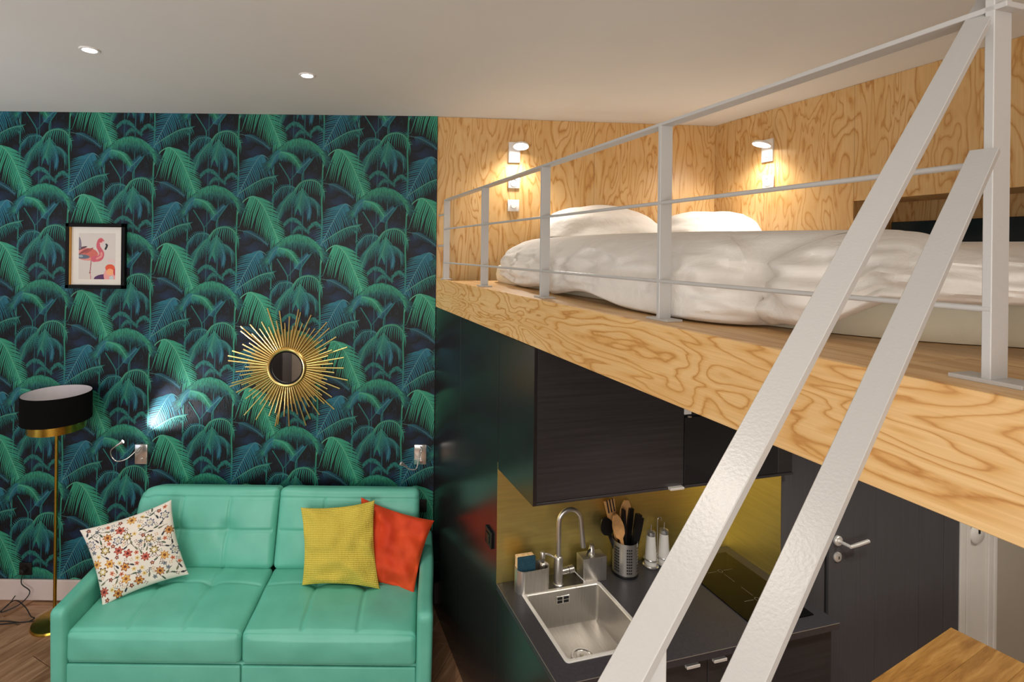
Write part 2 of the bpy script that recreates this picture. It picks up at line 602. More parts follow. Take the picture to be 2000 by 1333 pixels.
def mixc(a, b, t):
    return tuple(a[i] * (1 - t) + b[i] * t for i in range(3))
BG = rgb(9, 9, 14)[:3]
NAVY = rgb(20, 42, 70)[:3]
GRN = rgb(42, 124, 102)[:3]
GRN2 = rgb(54, 148, 118)[:3]
TEAL = rgb(30, 102, 104)[:3]
BLUE = rgb(34, 102, 122)[:3]
DTEAL = rgb(22, 66, 80)[:3]
rp = random.Random(3)

def path2(pts, n):
    return [(p.x, p.y) for p in bez([(x, y, 0) for x, y in pts], n)]

def frond(P, rach, n, la, lb, da, db, c0, c1, wid=9.0, rw=4.0, t0=0.18, rc=None, bend=10):
    """rach: control points. la/lb: leaflet length on the two sides as functions of t; da/db: leaflet directions (deg, y down)"""
    R = path2(rach, 40)
    def at(t):
        i = min(39, int(t * 40)); u = t * 40 - i
        return (R[i][0] * (1 - u) + R[i + 1][0] * u, R[i][1] * (1 - u) + R[i + 1][1] * u)
    for k in range(n):
        t = t0 + (1 - t0) * (k + 0.5) / n
        x, y = at(t)
        for L, D in ((la, da), (lb, db)):
            ln = L(t) * rp.uniform(0.92, 1.06)
            if ln < 4:
                continue
            a = math.radians(D(t) + rp.uniform(-2, 2))
            dr = math.radians(bend * rp.uniform(0.6, 1.3))
            p1 = (x + math.cos(a) * ln * 0.5, y + math.sin(a) * ln * 0.5)
            a2 = a + (dr if math.cos(a) > 0 else -dr)
            p2 = (p1[0] + math.cos(a2) * ln * 0.5, p1[1] + math.sin(a2) * ln * 0.5)
            j = rp.uniform(0.85, 1.12)
            ca = tuple(q * j for q in c0); cb = tuple(q * j for q in c1)
            P.strip([(x, y), p1, p2], [wid, wid * 0.72, 1.2], [ca, mixc(ca, cb, 0.6), mixc(cb, BG, 0.12)])
    P.strip(R[::2], [rw] * 21, [rc or mixc(c0, (0.5, 0.8, 0.5), 0.12)] * 21)
    P.lay()

def dome(P, pts, thick, n, c0, c1, layers=3):
    """a feathery cap: fine strands hanging from an arc"""
    R = path2(pts, 60)
    cx = sum(p[0] for p in R) / len(R)
    half = (max(p[0] for p in R) - min(p[0] for p in R)) / 2
    for th, cc in ((1.2, mixc(c1, BG, 0.55)), (0.95, mixc(c1, BG, 0.15)), (0.62, mixc(c0, c1, 0.3)), (0.36, c0))[-layers - 1:]:
        for k in range(n):
            t = rp.random()
            i = min(59, int(t * 60))
            x, y = R[i]
            f = (x - cx) / half
            a = math.radians(90 - f * 48 + rp.uniform(-26, 26))
            ln = thick * th * rp.uniform(0.45, 1.1) * (1 - 0.2 * abs(f))
            y0 = y - rp.uniform(-10, 12)
            jj = rp.uniform(0.55, 1.3)
            cj = tuple(q * jj for q in cc)
            P.strip([(x, y0), (x + math.cos(a) * ln * 0.6, y0 + math.sin(a) * ln * 0.6), (x + math.cos(a) * ln, y0 + math.sin(a) * ln)], [4.5, 4, 1], [cj, cj, mixc(cj, BG, 0.5)])
        P.lay()

def build_cell():
    P = Paper()
    # navy shadows in the dark ground
    for cx, cy, rx, ry in ((760, 930, 110, 60), (1010, 1080, 60, 80), (1075, 680, 80, 60), (1030, 770, 90, 70), (1180, 840, 70, 60), (1140, 1110, 80, 60), (700, 1120, 70, 90), (1060, 590, 100, 70), (930, 690, 60, 90), (860, 620, 50, 60), (700, 860, 60, 50)):
        for k in range(4):
            P.blob(cx + rp.uniform(-8, 8), cy + rp.uniform(-8, 8), rx * (1 - 0.2 * k), ry * (1 - 0.2 * k), mixc(BG, NAVY, 0.26 * (k + 1)), mixc(BG, NAVY, 0.20 * k))
        P.lay()
    # faint fine leaves in the shadows
    for k in range(420):
        x, y = rp.uniform(640, 1220), rp.uniform(560, 1210)
        a = rp.gauss(90, 22)
        ln = rp.uniform(24, 70)
        c = mixc(BG, (DTEAL, NAVY)[k % 2], rp.uniform(0.15, 0.6))
        P.strip([(x, y), (x + math.cos(math.radians(a)) * ln, y + math.sin(math.radians(a)) * ln)], [5, 1], [c, BG])
    P.lay()
    for x, c, wd in ((1022, mixc(DTEAL, TEAL, 0.5), 5), (1098, mixc(DTEAL, TEAL, 0.7), 6)):
        P.strip([(x, 540), (x - 4, 900), (x - 2, 1245)], [wd] * 3, [c] * 3)
    P.lay()
    # side frond, blue, low
    frond(P, [(640, 805), (720, 822), (800, 860), (860, 905)], 16, lambda t: 56 * (1 - t * 0.6), lambda t: 58 * (1 - t * 0.7), lambda t: 62, lambda t: -8, mixc(BLUE, BG, 0.35), mixc(BLUE, BG, 0.5), 7, 3)
    # small mushroom caps
    for cx, cy, hw, c in ((1030, 738, 56, TEAL), (1085, 792, 52, mixc(DTEAL, TEAL, 0.5)), (1185, 765, 46, TEAL), (935, 805, 34, DTEAL)):
        dome(P, [(cx - hw, cy + 28), (cx - hw * 0.5, cy - 4), (cx + hw * 0.2, cy - 10), (cx + hw, cy + 26)], 34, 80, mixc(c, GRN, 0.45), c, 2)
    # crown palm: drooping fronds
    frond(P, [(1090, 530), (1120, 590), (1140, 650), (1138, 715)], 13, lambda t: 76 * (1 - 0.5 * t), lambda t: 76 * (1 - 0.5 * t), lambda t: 40 + 40 * t, lambda t: 150 - 40 * t, BLUE, mixc(BLUE, BG, 0.3), 7, 3)
    frond(P, [(1100, 560), (1150, 585), (1190, 620), (1196, 685)], 14, lambda t: 56, lambda t: 44, lambda t: 84, lambda t: 0 + 60 * t, TEAL, mixc(TEAL, BG, 0.2), 7, 3)
    frond(P, [(1050, 520), (1000, 505), (940, 516), (890, 570)], 15, lambda t: 112 * (1 - 0.4 * t), lambda t: 24, lambda t: 100 + 10 * t, lambda t: 230, TEAL, mixc(BLUE, BG, 0.2), 7, 3, 0.05)
    frond(P, [(1060, 510), (1010, 560), (960, 630), (920, 730)], 16, lambda t: 62, lambda t: 108 * (1 - 0.5 * t), lambda t: 150, lambda t: 62 + 28 * t, mixc(GRN, TEAL, 0.4), mixc(TEAL, BG, 0.1), 8, 3)
    frond(P, [(1090, 515), (1085, 560), (1072, 610), (1060, 650)], 14, lambda t: 120 * (1 - 0.45 * t), lambda t: 120 * (1 - 0.45 * t), lambda t: 48 + 20 * t, lambda t: 132 - 20 * t, mixc(GRN, TEAL, 0.3), TEAL, 8, 3, 0.0)
    frond(P, [(1035, 530), (1075, 480), (1140, 460), (1200, 480), (1240, 540)], 19, lambda t: 126 * (1 - 0.38 * t), lambda t: 24, lambda t: 122 - 40 * t, lambda t: -60 + 60 * t, GRN, mixc(GRN, TEAL, 0.5), 8, 5, 0.0)
    # main stems
    for x, c, wd in ((885, mixc(TEAL, GRN, 0.4), 9), (645, mixc(GRN, GRN2, 0.3), 10)):
        pts = [(x + 6, 555), (x, 740), (x - 3, 920), (x + 4, 1060), (x + 2, 1222)]
        P.strip(pts, [wd] * 5, [mixc(c, BG, 0.1)] * 5)
    P.lay()
    # blue frond leaning left
    frond(P, [(885, 1080), (868, 1005), (835, 962), (800, 952), (760, 1004), (712, 1094), (660, 1200), (626, 1275)], 26,
          lambda t: (120 if t > 0.45 else 50) * (1 - max(0, t - 0.6) * 1.0), lambda t: (178 if t > 0.36 else 10) * (1 - max(0, t - 0.45) * 1.2),
          lambda t: 178 - 16 * t, lambda t: 58 + 14 * t, BLUE, mixc(TEAL, BLUE, 0.5), 10.5, 5, 0.36, bend=8)
    frond(P, [(655, 1215), (740, 1155), (820, 1113), (905, 1096)], 19, lambda t: 98 * (1 - 0.5 * t), lambda t: 52 * (1 - 0.4 * t), lambda t: 72 - 8 * t, lambda t: -30, mixc(GRN, TEAL, 0.4), TEAL, 8, 5)
    # big green frond leaning right
    frond(P, [(648, 700), (668, 640), (705, 594), (758, 578), (820, 640), (868, 730), (912, 830), (950, 925)], 25,
          lambda t: (214 if t > 0.36 else 8) * (1 - max(0, t - 0.45) * 1.2), lambda t: (118 if t > 0.42 else 24) * (1 - max(0, t - 0.6) * 0.9),
          lambda t: 116 - 16 * t, lambda t: 2 + 24 * t, GRN2, mixc(GRN, GRN2, 0.5), 12, 6, 0.36, bend=7)
    # big feathery dome and its branching stalk
    for pts, c in (([(1160, 965), (1120, 1020), (1088, 1075), (1086, 1130)], TEAL), ([(925, 1000), (965, 1060), (1000, 1120), (1002, 1180)], TEAL), ([(1060, 1045), (1030, 1090), (1002, 1120)], DTEAL)):
        R = path2(pts, 10)
        P.strip(R, [7] * 11, [mixc(c, GRN, 0.3)] * 11)
    P.lay()
    frond(P, [(1046, 1068), (1075, 1035), (1110, 1000), (1140, 968)], 17, lambda t: 42 * (1 - 0.5 * t), lambda t: 42 * (1 - 0.5 * t), lambda t: 15, lambda t: 255, BLUE, mixc(BLUE, BG, 0.1), 6, 4, 0.0)
    dome(P, [(880, 1004), (912, 940), (975, 868), (1060, 840), (1145, 864), (1200, 915), (1224, 975)], 100, 560, mixc(GRN, GRN2, 0.3), TEAL)
    frond(P, [(985, 935), (935, 930), (900, 955), (872, 1010)], 20, lambda t: 70 * (1 - 0.4 * t), lambda t: 26, lambda t: 95, lambda t: 215, mixc(BLUE, TEAL, 0.3), BLUE, 6, 4, 0.0)
    frond(P, [(930, 925), (985, 940), (1030, 972), (1072, 1030)], 22, lambda t: 52 * (1 - 0.3 * t), lambda t: 44 * (1 - 0.3 * t), lambda t: 105, lambda t: -5, GRN2, GRN, 6, 4, 0.0)
    # small tuft at each stem joint
    for x, y in ((640, 800), (885, 880), (880, 490 + 654)):
        for a in (-140, -110, -70, -40):
            ln = 40
            P.strip([(x, y), (x + math.cos(math.radians(a)) * ln, y + math.sin(math.radians(a)) * ln)], [7, 1], [mixc(GRN, TEAL, 0.5), DTEAL])
    return P

cell = build_cell()
CV = np.array(cell.v)
S = 1 / 953.0
PX0, PZ0 = -1.265, 2.909          # world place of the frond peak at (760, 580)
allv, allf, allc, off = [], [], [], 0
for ci in range(-7, 5):
    for ri in range(-6, 5):
        ox = PX0 + ci * 0.6086
        oz = PZ0 - ri * 0.690 - (0.345 if ci % 2 else 0.0)
        if ox < -4.5 or ox > 0.35 or oz < 0.0 or oz > 4.3:
            continue
        X = ox + (CV[:, 0] - 760) * S
        Z = oz - (CV[:, 1] - 580) * S
        X = X - 0.012 * (PZ0 - Z)
        Y = 3.6994 - CV[:, 2] * 0.25
        allv.append(np.stack([X, Y, Z], 1))
        allf += [tuple(i + off for i in f) for f in cell.f]
        allc += cell.c
        off += len(CV)
allv = np.concatenate(allv)
pm = MB()
pm.v = [tuple(p) for p in allv]
pm.f = allf
pm.c = allc
pp = pm.build('wallpaper_print', M['print'], wall_back, kind='stuff')
bm = bmesh.new()
bm.from_mesh(pp.data)
for co, no in (((0.046, 0, 0), (1, 0, 0)), ((-3.99, 0, 0), (-1, 0, 0)), ((0, 0, CEIL - 0.001), (0, 0, 1)), ((0, 0, 0.146), (0, 0, -1))):
    bmesh.ops.bisect_plane(bm, geom=bm.verts[:] + bm.edges[:] + bm.faces[:], plane_co=co, plane_no=no, clear_outer=True)
bm.to_mesh(pp.data)
bm.free()

# --- loft: platform, fascia, plywood walls
FB, FT = 2.135, 2.34
A = 0.983
loft = structure('loft_platform', MB().box(A + 0.021, 3.40, -1.0, 3.26, FB + 0.004, FT - 0.016), M['dark_wall'], 'sleeping loft platform carrying the bed', (0, 0, 0), TH)
fas = structure('trim_1', MB().box(A, A + 0.02, -1.0, 3.567, FB, FT, 0.0015, 1), M['ply_fascia'], 'pale grained plywood fascia board along the loft edge', (0, 0, 0), TH)
lb = MB().box(0, 0.138, 0, 1.0, -0.0155, 0.0, 0.0012, 1)
xs = [A + 0.0205 + 0.1405 * i for i in range(15)]
for i, x in enumerate(xs):
    y0 = -1.0
    cuts = [-1.0, 0.34 + (0.37 * i) % 0.9, 1.9 + (0.53 * i) % 0.9, 3.26] if i else [-1.0, 3.26]
    for a, b in zip(cuts[:-1], cuts[1:]):
        MB().box(x, x + 0.1395, a, b - 0.0015, FT - 0.0155, FT, 0.001, 1).build('loft_board', M['pine_floor'], loft)

# back wall of the loft (turned a little against the papered wall)
LBA = math.atan2(3.888 - 3.712, 2.133 - 0.044)
LB0 = Vector((0.046, 3.713, 0))
wlb = structure('wall_loft_back', MB().box(0.0, 2.4, 0.02, 0.12, FB, CEIL), M['dark_wall'], 'loft head wall clad in plywood', LB0, LBA)
for a, b in ((0.0, 1.17), (1.172, 2.30)):
    MB().box(a, b, 0.0, 0.019, FB, CEIL - 0.001, 0.0008, 1).build('plywood_panel', M['ply_wall'], wlb)
LR = 3.06
wlr = structure('wall_loft_right', MB().box(LR + 0.33, LR + 0.40, -2.0, 3.45, FT - 0.18, CEIL).box(LR + 0.02, LR + 0.33, 2.24, 3.40, FT, CEIL), M['dark_wall'], 'loft side wall clad in plywood with a long niche', (0, 0, 0), TH)
for a, b, z0, z1 in ((2.217, 3.45, FT, CEIL - 0.001), (0.98, 2.2155, 2.847, CEIL - 0.001), (-0.25, 0.9785, 2.847, CEIL - 0.001), (-2.0, -0.2515, FT, CEIL - 0.001)):
    MB().box(LR, LR + 0.019, a, b, z0, z1, 0.0008, 1).build('plywood_panel', M['ply_side'], wlr)
MB().box(LR + 0.31, LR + 0.329, -0.25, 2.217, FT, 2.847).build('niche_back', M['ply_side'], wlr)
MB().box(LR + 0.019, LR + 0.329, -0.25, 2.236, 2.847, 2.866).build('niche_top', M['ply_side'], wlr)
MB().box(LR + 0.019, LR + 0.31, 2.217, 2.236, FT, 2.847).build('niche_side', M['ply_side'], wlr)
MB().box(LR + 0.0, LR + 0.31, -0.25, 2.217, FT, 2.46).build('niche_shelf', M['ply_side'], wlr)

# --- kitchen shell
YB, YC, YF, XR, CZ = 2.38, 1.99, 1.76, 2.376, 0.893
wk = structure('wall_kitchen_left', MB().box(A + 0.018, A + 0.06, 2.40, 3.567, 0, FB), M['dark_wall'], 'glossy black-brown panelled wall beside the sofa', (0, 0, 0), TH)
for a, b in ((YB, 2.989), (2.991, 3.60)):
    MB().box(A, A + 0.0175, a, b, 0.0, FB - 0.0005, 0.0006, 1).build('wall_panel', M['dark_panel'], wk)
structure('wall_kitchen_back', MB().box(A + 0.02, XR + 0.3, YB + 0.004, YB + 0.1, 0, FB), M['dark_wall'], 'dark wall behind the kitchen worktop', (0, 0, 0), TH)
structure('wall_kitchen_right', MB().box(XR, 2.660, 2.05, YB + 0.004, 0, FB), M['dark_wall'], 'charcoal panelled wall between kitchen and door', (0, 0, 0), TH)
bs = thing('brass_splashback', 'brushed brass splashback panel wrapping the wall behind sink and hob', 'splashback', KL(A, YB, CZ), TH)
MB().box(0.0, XR - A - 0.003, -0.003, 0.003, 0.0, 0.60).build('back_sheet', M['brass'], bs)
MB().box(XR - A - 0.003, XR - A - 0.0005, -0.329, -0.003, 0.0, 0.557).build('side_sheet', M['brass'], bs)

dw = structure('wall_door', MB().box(3.522, 3.644, 2.05, 2.16, 0, FB).box(2.66, 3.522, 2.05, 2.16, 2.08, FB).box(2.66, 2.67, 2.06, 2.16, 0, 2.08).box(2.66, 3.6, 2.17, 2.2, 0, FB), M['dark_wall'], 'charcoal panelled wall around the flush door', (0, 0, 0), TH)
door = tag(bpy.data.objects.new('door_1', None), 'flush charcoal wood-grain door with chrome lever beside the kitchen', None, None, 'structure')
COL.objects.link(door)
put(door, KL(2.69, 2.05, 0), TH)
for a, b in ((0.0, 0.3215), (0.3235, 0.640), (0.642, 0.83)):
    MB().box(a, b, 0.0, 0.04, 0.008, 2.078, 0.0008, 1).build('door_board', M['dark_wall'], door)
MB().box(-0.0195, -0.001, 0.012, 0.05, 0.0, 2.078).build('door_gap', M['black_gap'], door)
hz = 1.055
h = MB().lathe([(0.0, 0.012), (0.022, 0.012), (0.026, 0.008), (0.026, 0.0)], 28, mov(0.055, 0, hz) @ rotx(PI / 2)).build('rosette', M['alu'], door, 40)
hd = MB().tube([(0.055, -0.005, hz), (0.058, -0.035, hz), (0.064, -0.062, hz - 0.002)], 0.0085, 12)
hd.tube([(0.060, -0.060, hz - 0.003), (0.105, -0.062, hz + 0.003), (0.185, -0.060, hz + 0.012)], [0.0085, 0.0095, 0.0095], 12)
hd.build('lever', M['alu'], door, 40)
lk = MB().lathe([(0.0, 0.010), (0.020, 0.010), (0.025, 0.006), (0.025, 0.0)], 28, mov(0.055, 0, hz - 0.085) @ rotx(PI / 2)).build('lock_plate', M['alu'], door, 40)
MB().box(0.0525, 0.0575, -0.0112, -0.009, hz - 0.093, hz - 0.079).build('keyhole', M['black_gap'], lk)

d2 = tag(bpy.data.objects.new('door_2', None), 'narrow white panelled door with round cover plate beyond the charcoal wall', None, None, 'structure')
COL.objects.link(d2)
put(d2, KL(3.646, 2.05, 0), TH)
MB().box(0.0, 0.045, -0.006, 0.05, 0, FB, 0.003).build('casing', M['white_wood'], d2)
MB().box(0.28, 0.304, -0.006, 0.05, 0, FB, 0.003).build('casing', M['white_wood'], d2)
MB().box(0.049, 0.278, 0.004, 0.04, 0.01, FB).build('leaf', M['white_wood'], d2)
MB().box(0.055, 0.085, -0.004, 0.004, 0.03, 2.1, 0.002).build('stile', M['white_wood'], d2)
MB().box(0.235, 0.262, -0.004, 0.004, 0.03, 2.1, 0.002).build('stile', M['white_wood'], d2)
MB().lathe([(0.0, 0.014), (0.045, 0.014), (0.055, 0.006), (0.055, 0.0)], 32, mov(0.135, 0.0, 0.955) @ rotx(PI / 2)).build('cover_plate', M['white_wood'], d2, 40)
MB().box(0.126, 0.136, -0.02, -0.014, 0.965, 1.005, 0.002).build('latch', M['black_plastic'], d2)
structure('wall_right', MB().box(3.952, 4.9, 2.05, 2.2, 0, FB), M['wall_grey'], 'plain warm grey wall under the loft', (0, 0, 0), TH)

# ================================================================== SOFA
def gauss(d, w):
    return math.exp(-(d / w) ** 2)

sofa = thing('sofa', 'two-seat turquoise leather sofa with tufted cushions against the palm wallpaper', 'sofa', (-0.995, 3.20, 0))
MB().box(-0.95, 0.95, -0.40, 0.40, 0.05, 0.285, 0.012, 3).build('base', M['leather'], sofa, 40)
for a, b in ((-0.945, -0.004), (0.004, 0.945)):
    MB().box(a, b, -0.418, -0.40, 0.05, 0.278, 0.008, 3).build('front_panel', M['leather'], sofa, 40)
for sx in (-1, 1):
    def armfn(p, nn, sx=sx):
        q = p.copy()
        q.x += 0.012 * sx * (p.z / 0.58)
        q.x += 0.004 * math.sin(p.y * 9 + sx) * (p.z / 0.58)
        q.z += 0.006 * math.sin(p.y * 6 + 1)
        return q
    a = rbox(0.088, 0.86, 0.545, 0.03, 10, 40, 24, armfn).build('arm', M['leather'], sofa)
    a.location = (sx * 0.985, -0.005, 0.04)
    weld(a)
    for sy in (-0.36, 0.34):
        MB().lathe([(0.0, 0.0), (0.02, 0.0), (0.026, 0.05), (0.0, 0.05)], 14, mov(sx * 0.93, sy, 0)).build('foot', M['black_plastic'], sofa, 40)
SW, SD, SH = 0.945, 0.60, 0.175
for k, sx in enumerate((-1, 1)):
    def seatfn(p, nn, k=k):
        q = p.copy()
        fx, fy = p.x / (SW / 2), p.y / (SD / 2)
        if nn.z > 0.3:
            q.z += 0.022 * (1 - fx ** 4) * (1 - fy ** 4)
            g = max(gauss(p.x - SW / 6.2, 0.009), gauss(p.x + SW / 6.2, 0.009), gauss(p.y - 0.10, 0.009))
            if abs(fy) < 0.93 and abs(fx) < 0.95:
                q.z -= 0.0085 * g
            for tx in (-SW / 6.2, SW / 6.2):
                d = math.hypot((p.x - tx), (p.y - 0.10))
                q.z -= 0.022 * gauss(d, 0.045)
            q.z -= 0.006 * gauss(p.y + SD / 2 - 0.018, 0.006)
            q.z += 0.004 * noise.noise(Vector((p.x * 7 + k * 9, p.y * 7, 0)))
        elif nn.y < -0.3:
            q.y -= 0.014 * (1 - fx ** 4) * math.sin(PI * min(1, max(0, p.z / SH)))
            q.y += 0.003 * noise.noise(Vector((p.x * 9 + k * 5, p.z * 14, 3)))
        return q
    s = rbox(SW, SD, SH, 0.032, 120, 90, 18, seatfn).build('seat_cushion', M['leather'], sofa)
    s.location = (sx * 0.474, -0.128, 0.286)
    weld(s)
BW, BD, BH = 0.945, 0.17, 0.49
for k, sx in enumerate((-1, 1)):
    def backfn(p, nn, k=k, sx=sx):
        q = p.copy()
        fx, fz = p.x / (BW / 2), p.z / BH
        if nn.y < -0.2:
            q.y -= 0.024 * (1 - fx ** 4) * (1 - (2 * fz - 1) ** 4)
            g = max(gauss(p.x - BW / 6, 0.009), gauss(p.x + BW / 6, 0.009), gauss(p.z - BH * 0.47, 0.009))
            if fz < 0.86 and abs(fx) < 0.96:
                q.y += 0.009 * g
            q.y += 0.008 * gauss(p.z - BH * 0.87, 0.007)
            for tx in (-BW / 6, BW / 6):
                q.y += 0.026 * gauss(math.hypot(p.x - tx, p.z - BH * 0.47), 0.05)
            q.y += 0.004 * noise.noise(Vector((p.x * 6 + k * 7, 0, p.z * 6)))
        # outer upper corner rolls over on the left end
        if sx < 0 and p.x < -BW / 2 + 0.13 and p.z > BH - 0.13:
            dx, dz = (-BW / 2 + 0.13) - p.x, p.z - (BH - 0.13)
            m = max(dx, dz)
            d = math.hypot(dx, dz)
            if d > 1e-6:
                sc_ = m / d
                q.x = (-BW / 2 + 0.13) - dx * (0.25 + 0.75 * sc_)
                q.z += -dz * (1 - (0.25 + 0.75 * sc_))
        q.x += -0.0 * sx
        return q
    b = rbox(BW, BD, BH, 0.038, 120, 16, 70, backfn).build('back_cushion', M['leather'], sofa)
    b.location = (sx * 0.474 - 0.0, 0.20, 0.435)
    b.rotation_euler = (-math.radians(19), 0, 0)
    weld(b)
MB().box(-0.93, 0.93, 0.37, 0.445, 0.05, 0.72, 0.02, 3).build('back_frame', M['leather'], sofa, 40)

# ------------------------------------------------------------------ cushions
def pillow(name, corners, thick, mat, label, cat='cushion', n=60, colfn=None, wrinkle=0.006, seed=0, uv=False, pinch=0.085, group=None, power=0.42, rnd=0.0):
    """corners: TL, TR, BR, BL in world space"""
    TL, TR, BR, BL = [Vector(c) for c in corners]
    cen = (TL + TR + BR + BL) / 4
    nrm = ((TR - TL) + (BR - BL)).cross((TL - BL) + (TR - BR)).normalized()
    if nrm.y > 0:
        nrm = -nrm
    base = Vector((cen.x, cen.y, min(c.z for c in (TL, TR, BR, BL))))
    mb = MB()
    uvs = []
    for side in (1, -1):
        P, C = [], []
        for i in range(n + 1):
            row = []
            v = -1 + 2 * i / n
            for j in range(n + 1):
                u = -1 + 2 * j / n
                uu = u * (1 - pinch * (1 - v * v)) * math.sqrt(1 - rnd * v * v / 2)
                vv = v * (1 - pinch * (1 - u * u)) * math.sqrt(1 - rnd * u * u / 2)
                s, t = (uu + 1) / 2, (vv + 1) / 2
                p = BL.lerp(BR, s).lerp(TL.lerp(TR, s), t)
                prof = max(0.0, (1 - u * u) * (1 - v * v)) ** power
                edge = max(abs(u), abs(v))
                wv = noise.noise(Vector((u * 2.6 + seed * 7, v * 2.6, seed * 3.1 + side))) * 1.6
                wv += 0.8 * math.sin((u * 0.9 + v * 1.3) * 6 + seed * 2 + 2 * noise.noise(Vector((u * 2, v * 2, seed)))) * max(0, edge - 0.3)
                z = thick / 2 * prof + wrinkle * wv * min(1, prof * 2.2)
                row.append(p + nrm * z * side - base)
                if colfn:
                    C.append(colfn((u + 1) / 2, (v + 1) / 2) if side == 1 else (0.8, 0.78, 0.72))
                uvs.append(((u + 1) / 2, (v + 1) / 2))
            P.append(row)
        mb.grid(P, flip=(side < 0))
        if colfn:
            mb.c += C
    o = mb.build(name, mat)
    if uv:
        ul = o.data.uv_layers.new(name='UVMap')
        li = np.empty(len(o.data.loops), dtype=np.int32)
        o.data.loops.foreach_get('vertex_index', li)
        ul.data.foreach_set('uv', np.array(uvs, dtype=np.float32)[li].ravel())
    o.data.polygons.foreach_set('use_smooth', [True] * len(o.data.polygons))
    o.location = base
    return tag(o, label, cat, group)

# floral print: drawn as a function of the cloth coordinates
NF = 200
fr = np.random.RandomState(11)
fimg = np.ones((NF + 1, NF + 1, 3)) * np.array(rgb(232, 224, 212)[:3])
gy, gx = np.mgrid[0:NF + 1, 0:NF + 1] / NF
def fput(mask, c):
    fimg[mask] = np.array(rgb(*c)[:3])
placed = []
def fspot(r, tries=60):
    for _ in range(tries):
        x, y = fr.uniform(0.03, 0.97, 2)
        if all(math.hypot(x - a, y - b) > r + q for a, b, q in placed):
            placed.append((x, y, r))
            return x, y
    return None
def flower(x, y, r, petals, c_out, c_in, c_mid, rot=0):
    d = np.hypot(gx - x, gy - y)
    a = np.arctan2(gy - y, gx - x)
    rad = r * (0.8 + 0.2 * np.cos(petals * (a + rot)))
    fput(d < rad, c_out)
    fput(d < rad * 0.7, c_in)
    fput(d < r * 0.32, c_mid)
kinds = [((150, 84, 40), (224, 160, 84), (120, 60, 34)), ((96, 66, 34), (214, 196, 130), (232, 224, 212)), ((150, 52, 44), (206, 110, 88), (110, 36, 36)), ((196, 130, 50), (232, 186, 104), (140, 80, 40)), ((74, 84, 110), (232, 224, 212), (200, 190, 170))]
for k in range(26):
    s = fspot(0.056, 300)
    if s:
        flower(s[0], s[1], 0.061, 8 if k % 2 else 6, *kinds[k % 5], rot=k)
for k in range(40):
    s = fspot(0.028, 200)
    if s:
        c = [((120, 40, 44), (120, 40, 44), (220, 170, 120)), ((222, 190, 110), (232, 205, 130), (150, 100, 50)), ((60, 66, 84), (150, 160, 160), (60, 66, 84)), ((196, 96, 70), (220, 140, 100), (120, 50, 40))][k % 4]
        flower(s[0], s[1], 0.029, 5, *c, rot=k * 0.7)
for k in range(44):
    s = fspot(0.024, 120)
    if s:
        a = fr.uniform(0, PI)
        dx, dy = gx - s[0], gy - s[1]
        u_, v_ = dx * math.cos(a) + dy * math.sin(a), -dx * math.sin(a) + dy * math.cos(a)
        fput((u_ / 0.030) ** 2 + (v_ / 0.011) ** 2 < 1, ((66, 84, 66), (40, 44, 56), (110, 112, 84))[k % 3])
        fput((np.abs(v_ - 0.25 * np.sin(u_ * 30) * 0.03) < 0.0035) & (u_ > 0.02) & (u_ < 0.09), (70, 66, 66))
for k in range(60):
    s = fspot(0.012)
    if s:
        for q in range(4):
            fput(np.hypot(gx - s[0] - 0.016 * math.cos(q * 1.6 + k), gy - s[1] - 0.016 * math.sin(q * 1.6 + k)) < 0.0065, ((110, 50, 54), (60, 64, 80), (196, 140, 80))[k % 3])
def floral(u, v):
    c = fimg[int(round(v * NF)), int(round(u * NF))]
    return (c[0], c[1], c[2])
pillow('floral_cushion', [(-2.135, 3.17, 0.790), (-1.652, 3.33, 0.906), (-1.465, 3.18, 0.520), (-1.865, 2.97, 0.463)], 0.15, M['floral'], 'white cotton cushion printed with small flowers, tilted on the left seat', n=NF, colfn=floral, seed=1)
pillow('yellow_cushion', [(-0.815, 3.33, 0.865), (-0.336, 3.33, 0.918), (-0.278, 3.12, 0.480), (-0.755, 3.14, 0.486)], 0.16, M['knit'], 'mustard yellow waffle-knit cushion leaning in front of the orange one', n=90, seed=2, uv=True, wrinkle=0.015)
pillow('orange_cushion', [(-0.437, 3.42, 0.893), (0.050, 3.36, 0.775), (-0.072, 3.12, 0.455), (-0.46, 3.24, 0.455)], 0.13, M['velvet'], 'bright orange velvet cushion half hidden behind the yellow cushion', n=70, seed=5, wrinkle=0.02)

# ================================================================== WALL DECORATION
# framed print
PF = thing('framed_picture', 'black framed flamingo art print with white mount on the palm wallpaper', 'picture', (-2.386, 3.698, 2.24))
pw, ph, fw = 0.424, 0.466, 0.026
for nm, bx in (('frame_side', (-pw / 2, -pw / 2 + fw, 0, ph)), ('frame_side', (pw / 2 - fw, pw / 2, 0, ph)), ('frame_rail', (-pw / 2, pw / 2, 0, fw)), ('frame_rail', (-pw / 2, pw / 2, ph - fw, ph))):
    MB().box(bx[0], bx[1], -0.030, 0, bx[2], bx[3], 0.002).build(nm, M['black_frame'], PF)
MB().box(-pw / 2 + fw, -pw / 2 + fw + 0.006, -0.026, -0.008, fw, ph - fw).build('gilt_edge', M['frame_gilt'], PF)
MB().box(-pw / 2 + fw, pw / 2 - fw, -0.008, -0.003, fw, ph - fw).build('mount', M['mat_board'], PF)
